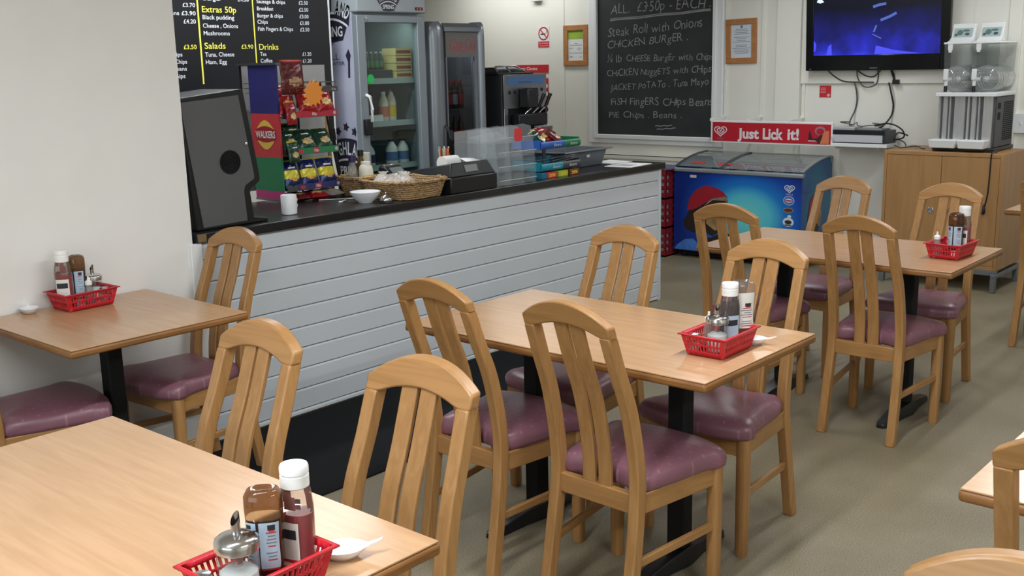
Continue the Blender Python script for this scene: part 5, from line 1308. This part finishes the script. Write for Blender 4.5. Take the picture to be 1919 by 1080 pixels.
# ---------------------------------------------------------------- red banner sign and the shelf beside it
for k, xx in enumerate((-4.685, -4.345, -3.968)):
    b = B().box(xx-.012, xx+.012, YB-.014, YB-.0005, .70, 2.5 if k != 1 else 2.2)
    b.box(xx-.006, xx+.006, YB-.25, YB-.014, 1.112, 1.136); b.box(xx-.02, xx+.02, YB-.03, YB-.012, 1.135, 1.150)
    if k == 2: b.v = [(x, y-.05 if y > 8.18 and False else y, z) for x, y, z in b.v]
    tag(obj('shelf_upright', b, cream, bevel=.002), ('cream slotted shelf upright right of the chalkboard frame', 'cream slotted shelf upright behind the middle of the red banner', 'cream slotted shelf upright left of the television')[k], 'upright', 'shelf uprights')
t = thing('ice_cream_sign', 'red Just Lick it! banner sign with heart logo above the freezer', 'sign', (-4.15, 7.96, 1.02))
def SL(b): b.v = [(x+4.15, y-7.96, z-1.02) for x, y, z in b.v]; return b
b = B().box(-4.68, -3.60, 7.952, 7.985, .935, 1.122); obj('frame', SL(b), white, t, bevel=.004)
b = B().box(-4.662, -3.612, 7.949, 7.953, .950, 1.106)
O = (0, 7.9485, 0)
heartlogo(b, O, X, Z, -4.585, 1.034, .05, 1); b.text("WALL'S", (-4.62, 7.9485, .965), X, Z, .07, .010, 3)
b.text('Just', (-4.425, 7.9485, .979), X, Z, .195, .078, 1, .035); b.text('Lick', (-4.195, 7.9485, .979), X, Z, .18, .082, 1, .035); b.text('it!', (-3.978, 7.9485, .981), X, Z, .10, .082, 1, .035)
b.poly([(-3.80, .985), (-3.79, 1.06), (-3.775, 1.03), (-3.76, .99), (-3.72, 1.0), (-3.69, 1.03), (-3.67, .98), (-3.69, .955), (-3.72, .95), (-3.72, .975)], O, X, Z, 2)
b.disc((-3.70, 1.055), .045, .035, O, X, Z, 4); b.disc((-3.70, 1.05), .032, .024, (0, 7.948, 0), X, Z, 0); b.box(-3.80, -3.735, 7.947, 7.948, .972, .978, 1); b.poly([(-3.70, .955), (-3.665, 1.05), (-3.625, 1.06), (-3.625, .955)], (0, 7.9475, 0), X, Z, 5)
obj('printed_panel', SL(b), [M('banner_red', (186, 30, 46), .4), M('banner_white', (226, 218, 220), .5), M('banner_dark', (62, 30, 34), .5), M('banner_pink', (214, 130, 136), .5), M('banner_grey', (150, 120, 130), .5), M('banner_peach', (214, 120, 80), .5)], t, smooth=0)
b = B().box(-3.65, -3.165, 7.95, 8.17, .938, .966)
b.box(-3.60, -3.585, 8.0, 8.17, .915, .938); b.box(-3.26, -3.245, 8.0, 8.17, .915, .938)
tag(obj('wall_shelf', b, white, bevel=.003), 'short white wall shelf under the television carrying a player', 'shelf')
t = thing('media_player', 'silver and black media player on the short wall shelf', 'player', (-3.41, 8.06, .967))
b = B().box(-.222, .222, -.095, .12, 0, .098); obj('casing', b, M('player_dark', (58, 60, 64), .4, .3), t, bevel=.003)
b = B().box(-.222, .222, -.101, -.095, .066, .098); obj('top_strip', b, black, t)
b = B().box(-.218, .205, -.102, -.095, .008, .064); b.lathe([(.014, 0), (.014, .008), (0, .008)], (-.19, -.102, .034), 16, 0, axis='y', caps=False); obj('fascia', b, M('player_silver', (198, 202, 206), .4, .1), t)
b = B().box(-3.63, -3.43, 7.965, 8.13, 1.0655, 1.088); tag(obj('set_top_box', b, M('silver_box', (186, 190, 192), .35, .3), bevel=.003), 'thin silver box lying on the media player', 'box')
b = B().box(-3.42, -3.22, 7.98, 8.14, 1.0655, 1.078); tag(obj('set_top_box', b, M('dark_silver_box', (130, 134, 138), .4, .3), bevel=.003), 'flat grey box lying right on the media player', 'box')
def cable(label, pts, r=.004, n=6, m=None):
    r *= .72
    return tag(obj('cable', B().tube(spline(pts, n), r, 8), m or black, smooth=70), label, 'cable')
dg = M('cable_grey', (74, 74, 76), .5)
rnd = random.Random(5)
cable('tangle of grey wires lying on the media player', [(-3.58+.022*k+rnd.uniform(-.05, .05), 8.05+rnd.uniform(-.06, .06), 1.094+rnd.uniform(0, .03)) for k in range(16)], .005, 5, dg)
cable('black coiled lead hanging over the right end of the player', [(-3.30, 8.04, 1.10), (-3.20, 8.0, 1.12), (-3.12, 7.98, 1.11), (-3.06, 7.98, 1.07), (-3.06, 8.0, 1.02), (-3.14, 8.02, 1.0), (-3.12, 8.05, 1.05), (-3.05, 8.06, 1.03)], .008, 6)
cable('loose grey wires behind the player hanging beside the cupboard', [(-3.16, 8.12, 1.0), (-3.10, 8.16, .95), (-3.12, 8.17, .80), (-3.08, 8.17, .66), (-3.11, 8.17, .52), (-3.09, 8.17, .40)], .006, 6, dg)

# ---------------------------------------------------------------- television and cables
t = thing('television', 'black wall television showing a blue picture', 'television', (-3.36, 8.1, 1.9)); t.rotation_euler = (rad(3), 0, rad(1))
def TL(b): b.v = [(x+3.36, y-8.1, z-1.9) for x, y, z in b.v]; return b
b = B(); b.box(-3.912, -3.85, 8.085, 8.125, 1.515, 2.30); b.box(-2.868, -2.80, 8.085, 8.125, 1.515, 2.30); b.box(-3.85, -2.868, 8.085, 8.125, 1.515, 1.632); b.box(-3.85, -2.868, 8.085, 8.125, 2.245, 2.30); b.box(-3.85, -2.868, 8.10, 8.13, 1.632, 2.245)
obj('casing', TL(b), M('gloss_black', (14, 14, 16), .18), t, bevel=.004)
def screen_mat():
    m, nt, p = base('tv_picture'); p.inputs['Base Color'].default_value = (.004, .004, .006, 1); p.inputs['Roughness'].default_value = .2
    tc = nt.nodes.new('ShaderNodeTexCoord'); sx = nt.nodes.new('ShaderNodeSeparateXYZ'); nt.links.new(tc.outputs['Object'], sx.inputs[0])
    n = nt.nodes.new('ShaderNodeTexNoise'); n.inputs['Scale'].default_value = 5; n.inputs['Detail'].default_value = 4; nt.links.new(tc.outputs['Object'], n.inputs['Vector'])
    mr = nt.nodes.new('ShaderNodeMapRange'); mr.inputs[1].default_value = .12; mr.inputs[2].default_value = -.29; nt.links.new(sx.outputs['Z'], mr.inputs[0])
    mu = nt.nodes.new('ShaderNodeMath'); mu.operation = 'MULTIPLY'; nt.links.new(mr.outputs[0], mu.inputs[0]); nt.links.new(n.outputs[0], mu.inputs[1])
    r = nt.nodes.new('ShaderNodeValToRGB'); e = r.color_ramp.elements
    e[0].position = .04; e[0].color = (.004, .005, .014, 1); e[1].position = .66; e[1].color = (.05, .06, .95, 1); k = e.new(.26); k.color = (.012, .014, .16, 1); k = e.new(.48); k.color = (.025, .03, .55, 1)
    nt.links.new(mu.outputs[0], r.inputs[0]); nt.links.new(r.outputs[0], p.inputs['Emission Color']); p.inputs['Emission Strength'].default_value = .9
    return m
b = B().box(-3.85, -2.868, 8.0955, 8.0995, 1.632, 2.245); sc = obj('screen', TL(b), screen_mat(), t); sc['label'] = 'blue lit picture'
gl1 = M('picture_pale', (84, 110, 200), .4, emit=.3); gl2 = M('picture_white', (200, 215, 230), .4, emit=.8); gl3 = M('picture_blue', (66, 70, 235), .4, emit=.8)
b = B(); O = (0, 8.095, 0)
b.strip([(-3.38, 1.985), (-3.33, 2.0), (-3.28, 2.005)], .02, O, X, Z, 0); b.strip([(-3.32, 1.885), (-3.25, 1.91), (-3.20, 1.935)], .02, O, X, Z, 0); b.strip([(-3.37, 1.80), (-3.35, 1.85)], .014, O, X, Z, 0); b.strip([(-3.38, 1.785), (-3.31, 1.75)], .008, O, X, Z, 0)
b.poly([(-3.85, 1.66), (-3.85, 1.75), (-3.83, 1.72), (-3.835, 1.67)], O, X, Z, 2); b.poly([(-3.745, 1.634), (-3.70, 1.634), (-3.705, 1.72), (-3.73, 1.70)], O, X, Z, 2); b.poly([(-3.36, 1.634), (-3.0, 1.634), (-3.22, 1.665), (-3.35, 1.70)], O, X, Z, 2)
b.poly([(-3.83, 2.04), (-3.80, 2.03), (-3.77, 2.04), (-3.79, 2.06), (-3.82, 2.06)], O, X, Z, 1)
obj('picture_shapes', TL(b), [gl1, gl2, gl3], sc, smooth=0)
b = B()
for k in range(5): b.box(-3.39+.012*k, -3.381+.012*k, 8.0845, 8.0850, 1.528, 1.536)
obj('logo', TL(b), M('dull_silver', (110, 112, 116), .4), t, smooth=0)
obj('standby_light', TL(B().cbox((-3.872, 8.084, 1.527), (.008, .002, .006))), M('blue_led', (60, 70, 230), .4, emit=1.2), t)
obj('wall_bracket', TL(B().box(-3.5, -3.2, 8.125, 8.165, 1.7, 2.1)), black, t)
yc = YB-.032
cable('black cable sagging from the left of the television', [(-3.75, 8.12, 1.53), (-3.70, yc, 1.47), (-3.62, yc, 1.432), (-3.50, yc, 1.425), (-3.38, yc, 1.424)], .006)
cable('looped grey cable under the middle of the television', [(-3.50, 8.12, 1.53), (-3.51, yc, 1.46), (-3.47, yc, 1.40), (-3.42, yc, 1.385), (-3.36, yc, 1.41), (-3.345, yc, 1.48), (-3.34, 8.12, 1.53)], .006, m=dg)
cable('short black cable loop below the television logo', [(-3.50, 8.12, 1.52), (-3.45, yc, 1.475), (-3.38, yc, 1.468), (-3.30, 8.12, 1.525)], .006)
cable('grey cable running down the wall to the left of the player', [(-3.535, yc, 1.425), (-3.515, yc, 1.36), (-3.515, YB-.012, 1.28), (-3.53, YB-.012, 1.2), (-3.545, 8.14, 1.12), (-3.53, 8.12, 1.075)], .008, m=dg)
cable('black cable running down the wall to the right of the player', [(-3.26, yc, 1.42), (-3.235, yc, 1.33), (-3.225, YB-.012, 1.25), (-3.235, YB-.012, 1.17), (-3.27, 8.14, 1.10), (-3.30, 8.11, 1.075)], .009)
b = B().tube([(-3.23, 8.11, 1.53), (-3.23, yc, 1.48), (-3.22, yc, 1.44)], [.008, .012, .01], 8); b.cbox((-3.205, yc, 1.425), (.05, .03, .035)); tag(obj('plug', b, black, bevel=.004), 'black plug hanging under the right part of the television', 'plug')
t, q = wallthing('fire_notice', 'small red notice on the wall under the television', 'notice', -3.785, 1.35)
obj('panel', q(B().box(-3.834, -3.737, YB-.004, YB-.001, 1.305, 1.397)), rs, t)
b = B()
for k in range(4): b.box(-3.825, -3.78, YB-.0046, YB-.004, 1.376-.012*k, 1.38-.012*k)
b.disc((-3.757, 1.322), .014, .012, (0, YB-.0046, 0), X, Z, 0, 14); obj('white_print', q(b), M('notice_pink', (226, 170, 172), .5), t, smooth=0)
b = B().box(-2.345, -2.22, YB-.028, YB, 1.06, 1.20); b.box(-2.30, -2.285, YB-.034, YB-.028, 1.12, 1.15); tag(obj('wall_socket', b, white, bevel=.004), 'white double wall socket at the right edge', 'socket')

# ---------------------------------------------------------------- cupboard
birch = wood('birch_veneer', (160, 119, 72), (174, 132, 84), .45, (30, 30, 3), .8); grl = M('grey_metal', (112, 116, 118), .45, .3)
t = thing('cupboard', 'low two-door birch cupboard on grey metal feet', 'cupboard', (-2.63, 7.86, 0))
def CL(b): b.v = [(x+2.63, y-7.86, z) for x, y, z in b.v]; return b
b = B(); b.box(-3.04, -3.018, 7.6, 8.12, .155, .956); b.box(-2.240, -2.217, 7.6, 8.12, .155, .956); b.box(-3.018, -2.24, 7.6, 8.12, .93, .956); b.box(-3.018, -2.24, 7.6, 8.12, .155, .18); b.box(-3.018, -2.24, 8.1, 8.12, .18, .93)
obj('carcass', CL(b), birch, t, bevel=.002)
for x0, x1, kx in ((-3.016, -2.6305, -2.686), (-2.6265, -2.242, -2.566)):
    d = obj('door', CL(B().box(x0, x1, 7.602, 7.62, .182, .928)), birch, t, bevel=.0015)
    b = B().lathe([(.021, 0), (.021, .004), (.017, .006), (.015, .002), (0, .002)], (kx, 7.602, .548), 24, axis='y', caps=False); obj('ring_pull', CL(b), chrome, d, smooth=40)
b = B()
b.box(-3.04, -2.217, 7.60, 7.64, .118, .155)
for xx in (-3.03, -2.25):
    b.box(xx, xx+.035, 7.585, 8.13, .10, .13); b.box(xx, xx+.035, 7.585, 7.625, 0, .11); b.box(xx, xx+.035, 8.09, 8.13, 0, .11)
obj('foot_frame', CL(b), grl, t, bevel=.004)
rnd = random.Random(8)
cable('tangle of dark wires on the left of the cupboard top', [(-3.02+.03*k, 7.80+rnd.uniform(-.12, .1), .963+rnd.uniform(0, .02)) for k in range(9)], .005, 5)
b = B().tube(spline([(-2.30, 7.72, .962), (-2.296, 7.60, .965), (-2.298, 7.588, .93), (-2.30, 7.588, .80), (-2.305, 7.588, .68), (-2.318, 7.586, .60)], 5), .005, 8); b.loft([[(-2.328+.02*cos(2*pi*k/10)*s_, 7.578+.012*sin(2*pi*k/10)*s_, z) for k in range(10)] for z, s_ in ((.61, .35), (.59, .8), (.565, 1), (.545, .7))])
tag(obj('power_lead', b, black, smooth=60), 'black power lead with connector hanging down the cupboard door', 'cable')

# ---------------------------------------------------------------- slush machine
plast = M('white_plastic', (226, 228, 228), .35); st2 = M('slush_steel', (196, 196, 196), .22, .6, var=.1, vs=8, stretch=(6, 6, 1))
bowl = clear('slush_bowl', (240, 242, 242), 1.2, .05, .17, (220, 224, 226)); tank = clear('slush_tank', (232, 235, 235), 1.0, .04, .05)
t = thing('slush_machine', 'twin-bowl slush machine with white lids on the cupboard', 'slush machine', (-2.53, 7.92, .957))
def UL(b): b.v = [(x+2.53, y-7.92, z-.957) for x, y, z in b.v]; return b
b = B().box(-2.74, -2.32, 7.70, 8.14, .957, .985); obj('base', UL(b), black, t, bevel=.006)
b = B().box(-2.722, -2.338, 7.735, 8.13, .985, 1.335); bd = obj('body', UL(b), M('slush_body', (84, 84, 86), .4, .3), t, bevel=.003)
b = B()
for x0, x1 in ((-2.722, -2.702), (-2.690, -2.655), (-2.648, -2.632), (-2.612, -2.535), (-2.525, -2.505), (-2.495, -2.460), (-2.452, -2.436), (-2.418, -2.352)): b.prism([(x0, 7.735), (x0+.004, 7.727), (x1-.004, 7.727), (x1, 7.735)], 'z', .985, 1.335)
obj('steel_front', UL(b), st2, bd, smooth=20)
b = B().box(-2.3375, -2.332, 7.74, 8.125, .99, 1.33); 
for k in range(20):
    for j in range(5): b.box(-2.332, -2.3295, 7.90+.044*j, 7.93+.044*j, 1.03+.0135*k, 1.0375+.0135*k, 1)
b.cbox((-2.331, 7.80, 1.27), (.004, .05, .04), 1); b.cbox((-2.331, 7.80, 1.20), (.004, .045, .05), 1)
obj('side_grille', UL(b), [M('grille_grey', (66, 67, 68), .5), blackm], bd, smooth=0)
for x0, x1 in ((-2.742, -2.556), (-2.545, -2.362)):
    b = B().loft([[(x0+.006, 7.63, .982), (x1-.006, 7.63, .982), (x1-.006, 7.73, .982), (x0+.006, 7.73, .982)], [(x0, 7.62, 1.04), (x1, 7.62, 1.04), (x1, 7.735, 1.04), (x0, 7.735, 1.04)]]); obj('drip_tray', UL(b), plast, t, bevel=.006)
b = B().box(-2.735, -2.325, 7.70, 8.135, 1.335, 1.362); obj('middle_plate', UL(b), plast, t, bevel=.004)
for xc in (-2.622, -2.432):
    b = B().lathe([(.0, -.05), (.06, -.045), (.088, -.025), (.094, .0), (.094, .36), (.07, .385), (0, .39)], (xc, 7.775, 1.452), 28, axis='y', caps=False)
    # axis 'y' runs towards -Y, so mirror the bowl to reach back from the tap
    b.v = [(x, 2*7.775-y, z) for x, y, z in b.v]; bo = obj('bowl', UL(b), bowl, t, smooth=60)
    b = B().lathe([(.0, .0), (.02, .01), (.02, .30), (0, .31)], (xc, 7.78, 1.452), 16, axis='y', caps=False); b.v = [(x, 2*7.78-y, z) for x, y, z in b.v]
    for k in range(5): b.lathe([(.074, 0), (.078, .006), (.078, .016), (.074, .022)], (xc, 7.86+.055*k, 1.452), 24, axis='y', caps=False)
    obj('auger', UL(b), M('auger_white', (190, 192, 192), .4), bo, smooth=50)
    b = B(); x0, x1 = xc-.086, xc+.086
    b.loft([[(x0, 7.76, 1.50), (x1, 7.76, 1.50), (x1, 8.12, 1.50), (x0, 8.12, 1.50)], [(x0-.004, 7.755, 1.69), (x1+.004, 7.755, 1.69), (x1+.004, 8.125, 1.69), (x0-.004, 8.125, 1.69)]], 0, False); obj('hopper', UL(b), tank, t, smooth=0)
    b = B().cbox((xc-.055, 7.715, 1.485), (.03, .026, .075)); b.cbox((xc-.055, 7.725, 1.43), (.02, .02, .05)); b.tube([(xc-.055, 7.73, 1.45), (xc-.03, 7.76, 1.452)], .014, 10); tp = obj('tap', UL(b), plast, t, bevel=.004)
    b = B().tube([(xc-.055, 7.722, 1.405), (xc-.055, 7.722, 1.365)], .012, 10); obj('nozzle', UL(b), black, tp)
    b = B().box(xc-.094, xc+.094, 7.745, 8.13, 1.69, 1.705)
    b.prism([(7.745, 1.705), (7.80, 1.718), (7.84, 1.74), (7.865, 1.80), (7.868, 1.83), (7.90, 1.83), (7.90, 1.705)], 'x', xc-.078, xc+.078); li = obj('lid', UL(b), plast, t, bevel=.005)
    b = B(); yy = lambda u: 7.836+.026*u
    b.add([(xc-.062, 7.834, 1.738), (xc+.062, 7.834, 1.738), (xc+.062, 7.858, 1.800), (xc-.062, 7.858, 1.800)], [(0, 1, 2, 3)]); 
    Ux, Vv = X, Vector((0, .0242, .0622)).normalized(); O = Vector((xc, 7.8455, 1.769)) + Vector((0, -.0012, .0005))
    b.disc((-.02, .0), .02, .02, O, Ux, Vv, 1, 14); b.disc((.03, -.012), .016, .010, O, Ux, Vv, 2, 14); b.disc((.02, .014), .024, .008, O, Ux, Vv, 1, 14); b.disc((-.045, -.016), .01, .01, O, Ux, Vv, 2, 14)
    obj('lid_display', UL(b), [M('display_mint', (158, 178, 176), .4), M('display_green', (90, 112, 104), .4), M('display_dark', (70, 80, 84), .4)], li, smooth=0)
    b = B().box(xc-.06, xc-.03, 7.738, 7.748, 1.65, 1.69); b.box(xc-.055, xc-.035, 7.738, 7.748, 1.635, 1.65); obj('lid_clip', UL(b), plast, li)
